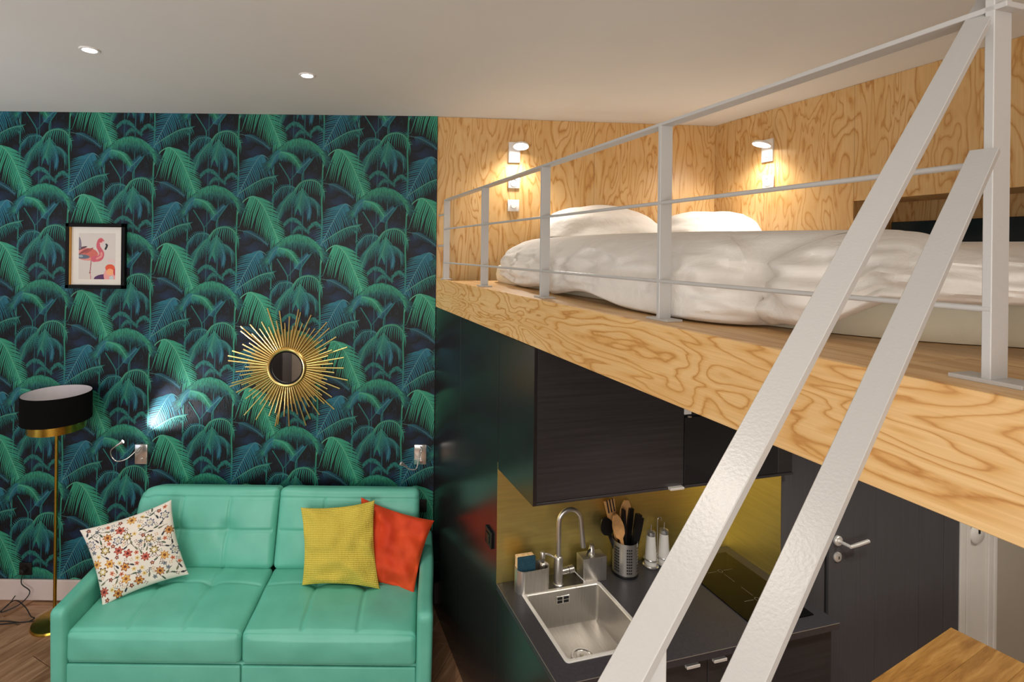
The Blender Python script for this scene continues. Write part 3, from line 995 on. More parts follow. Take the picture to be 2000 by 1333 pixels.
# art: painted on a fine grid
AW, AH = 130, 164
aw, ah = 0.262, 0.330
art = np.ones((AH + 1, AW + 1, 3)) * np.array(rgb(216, 206, 198)[:3])
ay, ax = np.mgrid[0:AH + 1, 0:AW + 1]
ax = ax / AW                      # 0..1 right
ay = 1 - ay / AH                  # 0..1 down
def ap(mask, c):
    art[mask] = np.array(rgb(*c)[:3])
def ell(cx, cy, rx, ry, a=0.0):
    dx, dy = ax - cx, (ay - cy) * AH / AW
    u_, v_ = dx * math.cos(a) + dy * math.sin(a), -dx * math.sin(a) + dy * math.cos(a)
    return (u_ / rx) ** 2 + (v_ / ry) ** 2 < 1
def stroke(pts, r):
    m = np.zeros_like(ax, dtype=bool)
    q = bez([(x, y * AH / AW, 0) for x, y in pts], 40)
    rr = r if callable(r) else (lambda t: r)
    for i, p in enumerate(q):
        m |= np.hypot(ax - p.x, ay * AH / AW - p.y) < rr(i / 40)
    return m
ap(ell(0.20, 0.46, 0.36, 0.17, 0.12) & (ax > 0), (222, 142, 134))
ap(ell(0.30, 0.43, 0.22, 0.13, 0.15), (208, 104, 92))
ap(ell(0.02, 0.34, 0.22, 0.035, -0.3), (96, 60, 70))
ap(ell(0.14, 0.40, 0.16, 0.03, -0.5), (150, 70, 70))
ap(ell(0.28, 0.38, 0.14, 0.03, -0.6), (170, 80, 76))
ap(ell(0.10, 0.51, 0.20, 0.06, 0.05), (96, 106, 122))
ap(ell(0.03, 0.50, 0.09, 0.03, 0.05), (160, 168, 176))
ap(ell(0.02, 0.22, 0.05, 0.17, -0.1), (128, 118, 132))
ap(stroke([(0.42, 0.56), (0.58, 0.54), (0.63, 0.45), (0.58, 0.36), (0.53, 0.28), (0.55, 0.17), (0.61, 0.13), (0.67, 0.17)], lambda t: 0.055 * (1 - t) + 0.028), (208, 92, 108))
ap(stroke([(0.50, 0.55), (0.61, 0.50), (0.62, 0.43)], 0.028), (226, 150, 140))
ap(ell(0.64, 0.21, 0.07, 0.055), (226, 196, 190))
ap(ell(0.60, 0.165, 0.05, 0.05), (206, 84, 92))
ap(stroke([(0.68, 0.23), (0.74, 0.25), (0.76, 0.29)], 0.03), (214, 206, 204))
ap(stroke([(0.75, 0.24), (0.77, 0.27), (0.73, 0.34)], 0.026), (26, 26, 32))
ap(stroke([(0.34, 0.60), (0.33, 0.72), (0.31, 0.86)], 0.012), (160, 76, 84))
ap(stroke([(0.31, 0.86), (0.33, 0.93), (0.33, 1.0)], 0.010), (206, 130, 130))
ap(ell(0.31, 0.86, 0.028, 0.016), (150, 76, 84))
ap(ell(0.72, 1.0, 0.30, 0.14), (84, 38, 92))
ap(ell(0.86, 0.92, 0.17, 0.22), (236, 160, 156))
ap(ell(0.86, 0.75, 0.13, 0.10), (226, 84, 46))
ap(ell(0.86, 0.84, 0.10, 0.09), (246, 170, 120))
ap(ell(1.0, 0.84, 0.05, 0.10), (196, 50, 60))
ap(ell(0.90, 0.97, 0.06, 0.06), (196, 206, 206))
ap(ell(0.90, 0.60, 0.13, 0.05, 0.2), (226, 196, 192))
m = MB()
m.grid([[Vector((-aw / 2 + aw * j / AW, 0, ah * i / AH)) for j in range(AW + 1)] for i in range(AH + 1)])
m.c = [tuple(art[i, j]) for i in range(AH + 1) for j in range(AW + 1)]
ao = m.build('art_print', M['art'], PF)
ao.location = (0.002, -0.0085, 0.066)

# sunburst mirror
SB = thing('sunburst_mirror', 'round mirror in a gold sunburst frame of thin rods on the palm wallpaper', 'mirror', (-1.010, 3.698, 1.692))
face = rotx(PI / 2)
MB().lathe([(0.0, 0.024), (0.108, 0.024)], 56, face).build('mirror_glass', M['mirror'], SB, 40)
MB().lathe([(0.107, 0.022), (0.109, 0.034), (0.119, 0.036), (0.124, 0.030)], 56, face).build('inner_rim', M['black_frame'], SB, 40)
MB().lathe([(0.117, 0.030), (0.122, 0.040), (0.130, 0.042), (0.139, 0.034), (0.143, 0.018), (0.142, 0.0), (0.0, 0.0)], 56, face).build('gold_ring', M['gold'], SB, 50)
rr_ = random.Random(5)
NR = 132
pat = [0.40, 0.27, 0.33, 0.25, 0.36, 0.28, 0.31, 0.26, 0.42, 0.29, 0.34, 0.24]
rm = {}
for i in range(NR):
    L = pat[i % 12]
    if i % 11 == 4:
        L = 0.44
    key = L
    if key not in rm:
        rm[key] = MB().tube([(0.125, 0, 0), (L, 0, 0)], 0.005, 6).mesh('ray', M['gold'])
    a = 2 * PI * i / NR + rr_.uniform(-0.008, 0.008)
    linked('ray', rm[key], SB, (0, -0.012 if i % 2 else -0.021, 0), (0, a, 0), (rr_.uniform(0.95, 1.04), 1, 1))

# floor lamp
LX, LY = -2.50, 3.47
FLP = thing('floor_lamp', 'brass floor lamp with black drum shade beside the sofa', 'lamp', (LX, LY, 0))
MB().lathe([(0.0, 0.0), (0.132, 0.0), (0.135, 0.006), (0.130, 0.018), (0.03, 0.026), (0.014, 0.040), (0.0, 0.040)], 48).build('base', M['lamp_brass'], FLP, 35)
MB().tube([(0, 0, 0.03), (0, 0, 1.50)], 0.0105, 14).build('pole', M['lamp_brass'], FLP, 40)
sh = MB().lathe([(0.200, 1.370), (0.2015, 1.370), (0.2015, 1.555), (0.200, 1.555)], 64).build('shade', M['shade'], FLP, 40)
MB().lathe([(0.1985, 1.554), (0.1985, 1.371), (0.160, 1.371)], 64).build('lining', M['shade_in'], sh, 40)
MB().lathe([(0.160, 1.371), (0.1665, 1.368), (0.1665, 1.308), (0.164, 1.308), (0.164, 1.368)], 64).build('brass_band', M['lamp_brass'], FLP, 40)
sp_ = MB()
for k in range(3):
    a = k * 2 * PI / 3 + 0.3
    sp_.tube([(0.0, 0, 1.38), (0.198 * math.cos(a), 0.198 * math.sin(a), 1.385)], 0.003, 6)
sp_.build('spider', M['lamp_brass'], FLP, 40)
MB().lathe([(0.0, 1.50), (0.018, 1.50), (0.018, 1.44), (0.0, 1.44)], 20).build('lamp_holder', M['white_plastic'], FLP, 40)

# reading lamps
def reading_lamp(loc, neck, aim, label, lit):
    t = thing('reading_lamp', label, 'lamp', loc, 0, 'flexible reading lamps above the sofa')
    MB().box(-0.044, 0.044, -0.022, 0.0, 0.0, 0.140, 0.003).build('wall_plate', M['chrome'], t, 40)
    MB().lathe([(0.0, 0.008), (0.008, 0.008), (0.009, 0.0)], 16, mov(0.004, -0.022, 0.034) @ rotx(PI / 2)).build('switch', M['chrome'], t, 40)
    pts = bez(neck, 26)
    MB().tube(pts, 0.0042, 8).build('gooseneck', M['chrome'], t, 60)
    e = pts[-1]
    d = Vector(aim).normalized()
    q = d.to_track_quat('Z', 'Y').to_matrix().to_4x4()
    hd = MB().lathe([(0.0, -0.012), (0.007, -0.010), (0.009, 0.016), (0.015, 0.034), (0.015, 0.040), (0.012, 0.040), (0.012, 0.034), (0.0, 0.033)], 18, mov(*e) @ q).build('lamp_head', M['chrome'], t, 40)
    MB().lathe([(0.0, 0.0375), (0.0118, 0.0375)], 18, mov(*e) @ q).build('lens', M['lens_read'] if lit else M['salt'], hd)
    return Vector(loc) + e + d * 0.045, d
p, d = reading_lamp((-2.046, 3.698, 0.988), [(0.0, -0.02, 0.125), (-0.01, -0.05, 0.115), (-0.06, -0.085, 0.066), (-0.12, -0.10, 0.052), (-0.16, -0.10, 0.085), (-0.155, -0.115, 0.135), (-0.105, -0.125, 0.175)], (0.62, 0.20, 0.42), 'chrome gooseneck reading lamp switched on, above the left sofa end', True)
spot('reading_light', p, p + d, 42, math.radians(58), 1.0, 0.01, (0.92, 0.97, 1.0))
reading_lamp((-0.050, 3.698, 1.008), [(0.0, -0.02, 0.13), (0.01, -0.05, 0.118), (-0.01, -0.09, 0.07), (-0.025, -0.12, 0.012), (-0.07, -0.14, 0.015), (-0.10, -0.15, 0.042)], (-0.75, -0.2, 0.5), 'chrome gooseneck reading lamp switched off, above the right sofa end', False)

# sockets on the papered wall
def socket(name, loc, rz, s, mat, label, group, dial=False, dark=None):
    t = thing(name, label, 'switch' if dial else 'socket', loc, rz, group)
    MB().box(-s, s, -0.010, 0, -s, s, 0.003).build('cover', mat, t, 40)
    if dial:
        MB().lathe([(0.0, 0.022), (0.020, 0.022), (0.023, 0.014), (0.024, 0.010)], 28, rotx(PI / 2)).build('dial', mat, t, 40)
    else:
        MB().lathe([(0.030, 0.010), (0.029, 0.013), (0.024, 0.013), (0.022, 0.004), (0.0, 0.004)], 28, rotx(PI / 2)).build('well', dark or mat, t, 40)
        for q in (-1, 1):
            MB().lathe([(0.0, 0.006), (0.003, 0.006), (0.003, 0.004)], 10, mov(q * 0.0095, 0, 0) @ rotx(PI / 2)).build('contact', M['black_gap'], t)
    return t
BK = M['black_plastic']
socket('wall_socket', (-2.872, 3.698, 0.222), 0, 0.045, BK, 'black wall socket low on the palm wallpaper behind the floor lamp', 'black sockets on the papered wall')
socket('wall_socket', (-0.046, 3.698, 0.706), 0, 0.045, BK, 'black wall socket beside the top right corner of the sofa', 'black sockets on the papered wall')
cab = MB()
cab.tube(bez([(-2.872, 3.672, 0.215), (-2.872, 3.655, 0.14), (-2.80, 3.64, 0.09), (-2.84, 3.60, 0.03), (-2.93, 3.55, 0.008), (-2.86, 3.58, 0.07), (-2.77, 3.56, 0.04), (-2.70, 3.52, 0.006), (-2.66, 3.50, 0.006), (-2.70, 3.46, 0.006), (-2.85, 3.47, 0.006), (-3.05, 3.45, 0.006), (-3.2, 3.44, 0.006)], 90), 0.0035, 6)
cab.tube(bez([(-2.87, 3.60, 0.09), (-2.90, 3.56, 0.04), (-2.96, 3.50, 0.006), (-2.99, 3.44, 0.006), (-3.10, 3.40, 0.006), (-2.90, 3.43, 0.006), (-2.66, 3.47, 0.006), (-2.60, 3.47, 0.006)], 60), 0.0035, 6)
pc = cab.build('power_cord', M['cable'], None, 60)
tag(pc, 'thin black power cord tangled on the floor below the wall socket', 'cord')
pl_ = MB().lathe([(0.0, 0.036), (0.014, 0.034), (0.018, 0.0)], 20, mov(-2.872, 3.687, 0.222) @ rotx(PI / 2)).build('plug', M['cable'], pc, 40)

# ceiling downlights
def downlight(x, y, label, power, group='recessed ceiling downlights', z=CEIL):
    t = thing('ceiling_downlight', label, 'ceiling light', (x, y, z), 0, group)
    MB().lathe([(0.030, -0.001), (0.033, -0.005), (0.043, -0.005), (0.046, 0.0)], 36).build('bezel', M['white_plastic'], t, 40)
    MB().lathe([(0.0, -0.002), (0.031, -0.002)], 36).build('lens', M['lens'], t)
    spot('downlight_beam', (x, y, z - 0.02), (x, y, 0), power, math.radians(125), 0.9, 0.035, (1.0, 0.92, 0.82))
downlight(-1.678, 2.523, 'recessed round ceiling downlight above the flamingo picture, leftmost of the two', 34)
downlight(-0.691, 2.858, 'recessed round ceiling downlight above the sunburst mirror, rightmost of the two', 34)
for x, y, w_ in ((-1.75, 0.6, 'left of the camera'), (-0.45, 0.9, 'just ahead of the camera'), (0.35, -0.9, 'behind the camera to the right'), (-1.4, -1.2, 'behind the camera to the left')):
    downlight(x, y, 'recessed round ceiling downlight above the view, ' + w_, 17)
for kx, ky, w_ in ((1.42, 1.42, 'over the sink front'), (2.15, 1.36, 'over the hob front'), (3.05, 1.30, 'in front of the charcoal door'), (3.95, 1.20, 'in front of the white door')):
    p_ = KL(kx, ky, FB)
    downlight(p_.x, p_.y, 'small recessed downlight under the loft ' + w_, 26, 'downlights under the loft', FB + 0.004)
# made-up uplighters, added out of view only to brighten the ceiling
for x, y, w_, pw_, col_ in ((-3.5, 2.2, 'left end of the papered wall', 38, (0.90, 0.93, 1.0)), (-0.2, -1.9, 'wall behind the camera', 82, (0.98, 0.97, 0.95))):
    t = thing('added_uplighter', 'slim brass uplighter added as ceiling fill outside the view near the ' + w_, 'lamp', (x, y, 0))
    MB().lathe([(0.0, 0.0), (0.13, 0.0), (0.13, 0.015), (0.02, 0.025), (0.0, 0.025)], 32).build('base', M['lamp_brass'], t, 40)
    MB().tube([(0, 0, 0.02), (0, 0, 1.72)], 0.011, 12).build('pole', M['lamp_brass'], t, 40)
    MB().lathe([(0.0, 1.71), (0.05, 1.72), (0.14, 1.80), (0.142, 1.80), (0.05, 1.714), (0.0, 1.704)], 36).build('bowl', M['lamp_brass'], t, 40)
    spot('ceiling_fill_beam', (x, y, 1.83), (x, y, 3.4), pw_, math.radians(165), 0.6, 0.1, col_)

# ================================================================== LOFT: railing and stair banister
RDEL = math.atan2(0.065, 2.855)
RL = thing('loft_railing', 'white steel guard railing along the loft edge', 'railing', KL(1.082, 0.565, FT), TH + RDEL)
py = [2.855, 2.155, 1.465, 0.74, 0.0]
def topz(y):
    return 2.937 - 0.044 * y / 2.855 - FT
for k, y in enumerate(py):
    zt = topz(y) - 0.008 if k < 4 else CEIL - FT - 0.001
    MB().box(-0.024, 0.018, y - 0.006, y + 0.006, 0.006, zt, 0.001, 1).build('post', M['white_metal'], RL)
    MB().box(-0.03, 0.026, y - 0.045, y + 0.045, 0.0, 0.007, 0.001, 1).build('base_plate', M['white_metal'], RL)
tr = MB().box(-0.024, 0.018, -0.02, 2.861, -0.009, 0.0, 0.001, 1)
tr.v = [(x, y, z + topz(y)) for x, y, z in tr.v]
tr.build('top_rail', M['white_metal'], RL)
for z in (2.688, 2.457):
    MB().tube([(-0.020, -0.005, z - FT), (-0.020, 2.861, z - FT)], 0.0055, 10).build('lower_rail', M['white_metal'], RL, 40)
for z in (2.79, 2.573):
    MB().tube([(-0.018, 2.858, z - FT), (-0.018, 2.99, z - FT)], 0.0065, 10).build('wall_pin', M['white_metal'], RL, 40)
PS = thing('railing_post', 'short white steel post standing at the far side of the stair opening', 'post', KL(1.40, 0.645, FT), TH)
MB().box(-0.012, 0.03, -0.006, 0.006, 0.006, 0.30, 0.001, 1).build('upright', M['white_metal'], PS)
MB().box(-0.03, 0.045, -0.03, 0.03, 0.0, 0.007, 0.001, 1).build('base_plate', M['white_metal'], PS)

SBN = thing('stair_banister', 'pair of sloping white flat steel bars of the stair banister crossing the foreground', 'banister', (0.80, 0.80, 2.34))
org = Vector((0.80, 0.80, 2.34))
dd = Vector((-0.644, -0.351, -0.680)).normalized()
wv_ = Vector((-dd.y, dd.x, 0)).normalized()
if wv_.y > 0:
    wv_ = -wv_
nv = wv_.cross(dd)
if nv.z < 0:
    nv = -nv
BWID = 0.0325
def flat_bar(p0, p1, name):
    """p0, p1: the far upper edge of the bar; the bar lies towards the viewer from it"""
    vs = []
    for p in (Vector(p0), Vector(p1)):
        for s_, t_ in ((0, 0), (1, 0), (1, 1), (0, 1)):
            vs.append(p + wv_ * BWID * s_ - nv * 0.010 * t_ - org)
    fs = [(0, 1, 2, 3), (7, 6, 5, 4), (0, 4, 5, 1), (1, 5, 6, 2), (2, 6, 7, 3), (3, 7, 4, 0)]
    o = MB().add(vs, fs).build(name, M['white_metal'], SBN)
    bm = bmesh.new(); bm.from_mesh(o.data)
    bmesh.ops.bevel(bm, geom=bm.edges[:], offset=0.0008, segments=1, affect='EDGES')
    bmesh.ops.recalc_face_normals(bm, faces=bm.faces[:])
    bm.to_mesh(o.data); bm.free()
    return o
pA = Vector((0.793, 0.80, 2.843))
flat_bar(pA - dd * 0.19, pA + dd * 3.15, 'hand_rail')
pB = Vector((0.817, 0.79, 2.682))
flat_bar(pB - dd * 0.035, pB + dd * 3.10, 'middle_bar')
e_ = pA + dd * 3.12 + wv_ * 0.012
MB().box(e_.x - 0.006 - org.x, e_.x + 0.006 - org.x, e_.y - 0.02 - org.y, e_.y + 0.02 - org.y, -org.z, e_.z - 0.008 - org.z, 0.001, 1).build('newel_post', M['white_metal'], SBN)
MB().box(0.196 - org.x, 0.214 - org.x, 0.455 - org.y, 0.462 - org.y, 2.00 - org.z, 2.195 - org.z, 0.001, 1).build('baluster', M['white_metal'], SBN)

# ================================================================== LOFT: bed
def outline(pts, n):
    return [(p.x, p.y) for p in bez([(x, y, 0) for x, y in pts], n)]

BO = KL(2.1, 2.0, FT)
def kpt(kx, ky, z):
    return Vector((kx - 2.1, ky - 2.0, z - FT))
# mattress, aligned with the loft
mpath = outline([(1.34, 3.20), (1.25, 3.05), (1.24, 2.5), (1.235, 1.8), (1.26, 1.2), (1.31, 0.99), (1.40, 0.86), (1.50, 0.775), (1.68, 0.66), (2.0, 0.60), (2.6, 0.58), (2.98, 0.60)], 90)
def shell(path, closing, prof, zfn, seedv, amp, wave, outfn=None):
    """side skirt that follows a path and closes on a flat top"""
    P = []
    n = len(path)
    for i, (x, y) in enumerate(path):
        a, b = path[max(0, i - 1)], path[min(n - 1, i + 1)]
        tx, ty = b[0] - a[0], b[1] - a[1]
        L = math.hypot(tx, ty) or 1
        nx, ny = -ty / L, tx / L              # towards the inside
        row = []
        t = i / (n - 1)
        for k, (ins, hh) in enumerate(prof):
            wv = amp * (1.0 if hh < 0.75 else 0.35) * (noise.noise(Vector((x * wave, y * wave, hh * 9 + seedv))) + 0.6 * noise.noise(Vector((x * wave * 2.6, y * wave * 2.6, hh * 16 + seedv))))
            o_ = outfn(t, x, y, hh) if outfn else 0.0
            d_ = ins + (wv + o_) * min(1, 0.25 + hh * 5)
            X_, Y_ = x + nx * d_, y + ny * d_
            X_ = max(X_, 1.112 - 0.0228 * (Y_ - 0.565)) if seedv > 2 else X_
            row.append(kpt(X_, Y_, zfn(t, x, y, hh)))
        P.append(row)
    for k, (ins, hh) in enumerate(prof):
        wn = int(max(0.0, ins - 0.03) * n * 0.32)
        if wn:
            col_ = [r[k] for r in P]
            for i in range(n):
                a_, b_ = max(0, i - wn), min(n - 1, i + wn)
                m_ = min(i - a_, b_ - i)
                seg = col_[i - m_:i + m_ + 1]
                P[i][k] = sum(seg, Vector()) / len(seg)
    mb = MB()
    mb.grid(P)
    top = [r[-1] for r in P] + [kpt(*c) for c in closing]
    mid = kpt(2.35, 1.9, sum(q.z for q in top[:n]) / n + FT - 0.004)
    mb.add(top + [mid], [(i, (i + 1) % len(top), len(top)) for i in range(len(top))])
    return mb
mprof = [(0.012, 0.0), (0.0, 0.015), (-0.006, 0.05), (0.0, 0.09), (0.012, 0.108), (0.04, 0.115)]
mm = shell(mpath, [(3.0, 0.64, FT + 0.115), (3.0, 3.2, FT + 0.115)], mprof, lambda t, x, y, hh: FT + 0.002 + hh, 1.0, 0.006, 5)
mo = mm.build('mattress', M['cream'], None, 50)
put(mo, BO, TH)
tag(mo, 'cream covered mattress lying on the loft boards under the white duvet', 'mattress')

dpath = outline([(1.42, 3.06), (1.275, 3.00), (1.235, 2.86), (1.20, 2.58), (1.14, 2.1), (1.105, 1.75), (1.10, 1.5), (1.10, 1.32), (1.125, 1.20), (1.18, 1.135), (1.225, 1.115), (1.20, 1.075), (1.19, 1.0), (1.215, 0.93), (1.235, 0.86), (1.245, 0.79), (1.285, 0.73), (1.35, 0.68), (1.47, 0.635), (1.7, 0.60), (2.2, 0.585), (2.96, 0.60)], 330)
def dz(t, x, y, hh):
    # the cover reaches the boards along the railing and lies on the mattress at the foot
    low = FT + 0.006
    if y > 2.2:
        low += 0.012 * (1 + math.sin(y * 9))
    elif y > 1.5:
        low += 0.035 * math.sin((y - 1.5) / 0.7 * PI) ** 2
    k = min(1, max(0, (1.12 - y) / 0.06)) * 0.18 + min(1, max(0, (0.95 - y) / 0.12)) * 0.82
    low = low * (1 - k) + (FT + 0.105) * k
    hi = 2.628 + 0.005 * noise.noise(Vector((x * 4, y * 4, 2)))
    hi -= 0.022 * min(1, max(0, (1.9 - y) / 0.9))
    hi -= 0.05 * min(1, max(0, (0.86 - y) / 0.22)) * (1 if x < 1.9 else 0.6)
    return low + (hi - low) * hh
def dout(t, x, y, hh):
    s_ = math.sin(y * 23 + 3.2 * noise.noise(Vector((x * 3, y * 3, hh * 2)))) * 0.010
    folds = 0.020 * math.sin((y * 1.0 - hh * 0.30) * 34 + 2 * noise.noise(Vector((y * 3, hh * 2, 7)))) * gauss(y - 1.05, 0.38)
    return (s_ + folds) * math.sin(PI * min(1, hh * 1.05))
dprof = [(0.05, 0.02), (0.012, 0.0), (-0.012, 0.05), (-0.022, 0.13), (-0.026, 0.22), (-0.022, 0.32), (-0.012, 0.42), (0.0, 0.52), (0.018, 0.62), (0.042, 0.72), (0.075, 0.81), (0.115, 0.885), (0.165, 0.945), (0.225, 0.985), (0.30, 1.0)]
fine = []
for (a, b), (c, d_) in zip(dprof[:-1], dprof[1:]):
    for q in range(3):
        fine.append((a + (c - a) * q / 3, b + (d_ - b) * q / 3))
fine.append(dprof[-1])
du = shell(dpath, [(2.97, 0.9, 2.60), (2.97, 3.04, 2.60)], fine, dz, 4.0, 0.020, 5.0, dout)
do = du.build('duvet', M['linen'], None, 70)
put(do, BO, TH)
tag(do, 'rumpled white duvet spread over the loft bed', 'duvet')

def bed_pillow(c, ax_, tilt, w_, h_, th_, label, seed):
    a = Vector((math.cos(ax_), math.sin(ax_), 0))
    up = Vector((-math.sin(ax_) * math.sin(tilt), math.cos(ax_) * math.sin(tilt), math.cos(tilt)))
    c = Vector(c)
    cs = [c - a * w_ / 2 + up * h_, c + a * w_ / 2 + up * h_, c + a * w_ / 2, c - a * w_ / 2]
    return pillow('bed_pillow', cs, th_, M['linen'], label, 'pillow', 60, None, 0.012, seed, False, 0.0, 'white bed pillows at the loft head wall', 0.40, 0.75)
bed_pillow((1.235, 3.49, 2.50), 0.10, math.radians(38), 0.84, 0.44, 0.27, 'plump white pillow propped at the railing side of the loft bed', 3)
bed_pillow((1.985, 3.44, 2.52), 0.0, math.radians(42), 0.74, 0.40, 0.24, 'white pillow propped in the corner of the two plywood walls', 8)

# loft wall lamps, sockets, dimmer
LBX = lambda u, v, z: LB0 + Vector((math.cos(LBA), math.sin(LBA), 0)) * u + Vector((-math.sin(LBA), math.cos(LBA), 0)) * v + Vector((0, 0, z))
def wall_lamp(loc, rz, side, label):
    t = thing('wall_lamp', label, 'lamp', loc, rz, 'small white wall lamps over the loft bed')
    MB().box(-0.042, 0.042, -0.012, 0.0, -0.075, 0.075, 0.002).build('back_plate', M['white_plastic'], t, 40)
    MB().lathe([(0.0, 0.006), (0.004, 0.005), (0.0045, 0.0)], 12, mov(0, -0.012, -0.045) @ rotx(PI / 2)).build('switch', M['chrome'], t, 40)
    MB().tube([(0.0, -0.008, 0.045), (side * 0.010, -0.035, 0.04)], 0.008, 10).build('arm', M['white_plastic'], t, 40)
    mt = mov(side * 0.028, -0.088, 0.026) @ roty(side * 0.10) @ rotx(-0.28)
    hd = MB().lathe([(0.0, 0.020), (0.046, 0.018), (0.054, 0.012), (0.056, 0.0), (0.052, 0.0)], 36, mt).build('lamp_head', M['white_plastic'], t, 40)
    MB().lathe([(0.0, 0.001), (0.052, 0.001)], 36, mt).build('lens', M['lens_loft'], hd)
    R = Matrix.Translation(loc) @ rotz(rz)
    p = R @ mt @ Vector((0, 0, -0.006))
    q = R @ mt @ Vector((0, 0, -1.0))
    l = spot('wall_lamp_beam', p, q, 30, math.radians(146), 0.75, 0.05, (1.0, 0.95, 0.88))
    return t
u0 = 0.565
wall_lamp(LBX(u0, -0.0005, 3.262), LBA, 1, 'small white wall lamp glowing on the plywood head wall above its socket and dimmer')
socket('loft_socket', LBX(u0, -0.0005, 3.042), LBA, 0.042, M['white_plastic'], 'white wall socket on the head wall between wall lamp and dimmer', 'white sockets by the loft bed', dark=M['white_plastic'])
socket('dimmer_switch', LBX(u0 - 0.002, -0.0005, 2.874), LBA, 0.042, M['white_plastic'], 'white rotary dimmer switch below the socket on the head wall', None, dial=True)
wall_lamp(KL(LR - 0.0005, 2.765, 3.235), TH - PI / 2, 1, 'small white wall lamp glowing on the plywood side wall above a single socket')
socket('loft_socket', KL(LR - 0.0005, 2.757, 3.025), TH - PI / 2, 0.042, M['white_plastic'], 'white wall socket on the plywood side wall under its lamp', 'white sockets by the loft bed', dark=M['white_plastic'])

# television standing in the niche
tv = thing('television', 'black flat television standing in the plywood niche behind the bed', 'television', KL(LR + 0.14, 1.25, 2.46), TH)
MB().box(-0.02, 0.02, -0.62, 0.855, 0.02, 0.265, 0.004).build('panel', M['tv'], tv)
MB().box(-0.05, 0.05, -0.2, 0.2, 0.0, 0.022, 0.004).build('foot', M['tv'], tv)

# ================================================================== KITCHEN
# upper cabinets
uc = thing('wall_cabinet', 'black-brown wall cabinet with flat door above the sink', 'cabinet', KL(A, YB, 1.461), TH)
UW = 1.7405 - A
UH = FB - 0.002 - 1.461
MB().box(0.0, 0.016, YC - YB + 0.0, -0.004, 0.0, UH, 0.0008, 1).build('side_panel', M['dark_panel'], uc)
MB().box(0.017, UW - 0.001, YC - YB + 0.021, -0.004, 0.012, UH).build('body', M['dark_front'], uc)
MB().box(0.0165, UW - 0.001, YC - YB, -0.004, 0.0, 0.011, 0.0008, 1).build('bottom_panel', M['dark_front'], uc)
ud = MB().box(0.018, UW - 0.002, YC - YB + 0.002, YC - YB + 0.020, 0.013, UH - 0.002, 0.001, 1).build('door', M['dark_front'], uc)
MB().box(UW - 0.085, UW - 0.012, YC - YB - 0.018, YC - YB + 0.004, 0.002, 0.0125, 0.001, 1).build('edge_handle', M['alu'], ud)
hc = thing('hood_cabinet', 'black glass fronted wall cabinet with extractor above the hob', 'cabinet', KL(1.742, YB, 1.461), TH)
HW = XR - 1.742 - 0.002
MB().box(0.0, HW, YC - YB + 0.022, -0.004, 0.012, UH).build('body', M['dark_front'], hc)
MB().box(0.0, HW, YC - YB - 0.004, -0.004, 0.0, 0.011, 0.0008, 1).build('bottom_panel', M['dark_front'], hc)
gd = MB().box(0.002, HW - 0.09, YC - YB + 0.002, YC - YB + 0.020, 0.013, 0.322, 0.001, 1).build('glass_door', M['black_glass'], hc)
MB().box(HW - 0.088, HW, YC - YB + 0.002, YC - YB + 0.020, 0.013, UH, 0.001, 1).build('filler_panel', M['dark_front'], hc)
MB().box(0.002, 0.04, YC - YB + 0.004, YC - YB + 0.020, 0.335, 0.40, 0.001, 1).build('hinge_block', M['white_wood'], hc)
MB().tube([(0.012, YC - YB - 0.004, 0.327), (0.03, YC - YB - 0.004, 0.327)], 0.004, 8).build('hinge', M['chrome'], hc, 40)

# base cabinets
def base_unit(x0, x1, label, handles, seams=(), mat='dark_front'):
    t = thing('base_cabinet', label, 'cabinet', KL(x0, YF, 0), TH, 'black-brown base cabinets under the worktop')
    wd = x1 - x0
    MB().box(0.001, wd - 0.001, 0.036, YB - YF - 0.006, 0.10, 0.64).box(0.001, 0.017, 0.036, YB - YF - 0.006, 0.64, CZ - 0.031).box(wd - 0.017, wd - 0.001, 0.036, YB - YF - 0.006, 0.64, CZ - 0.031).build('carcass', M[mat], t)
    MB().box(0.001, wd - 0.001, 0.07, 0.085, 0.0, 0.10).build('plinth', M['black_plastic'], t)
    ed = [0.001] + [s - x0 for s in seams] + [wd - 0.001]
    for i, (a, b) in enumerate(zip(ed[:-1], ed[1:])):
        d = MB().box(a + 0.001, b - 0.001, 0.016, 0.034, 0.105, CZ - 0.036, 0.001, 1).build('door', M[mat], t)
        for hx in handles:
            if a < hx - x0 < b:
                MB().box(hx - x0 - 0.032, hx - x0 + 0.032, 0.002, 0.0165, CZ - 0.056, CZ - 0.044, 0.001, 1).build('handle', M['alu'], d)
    return t
base_unit(A + 0.02, 1.68, 'black-brown sink cabinet under the left of the worktop', (1.60,))
base_unit(1.681, 2.352, 'black-brown cabinet under the hob with small chrome handles', (1.735, 2.00), (1.86,))
sp2 = MB().box(0.0, 0.019, -0.006, YB - YF - 0.004, 0.0, CZ - 0.031, 0.0008, 1).build('end_panel', M['dark_panel'])
put(sp2, KL(A, YF, 0), TH)
tag(sp2, 'glossy black end panel under the left end of the worktop', 'panel')

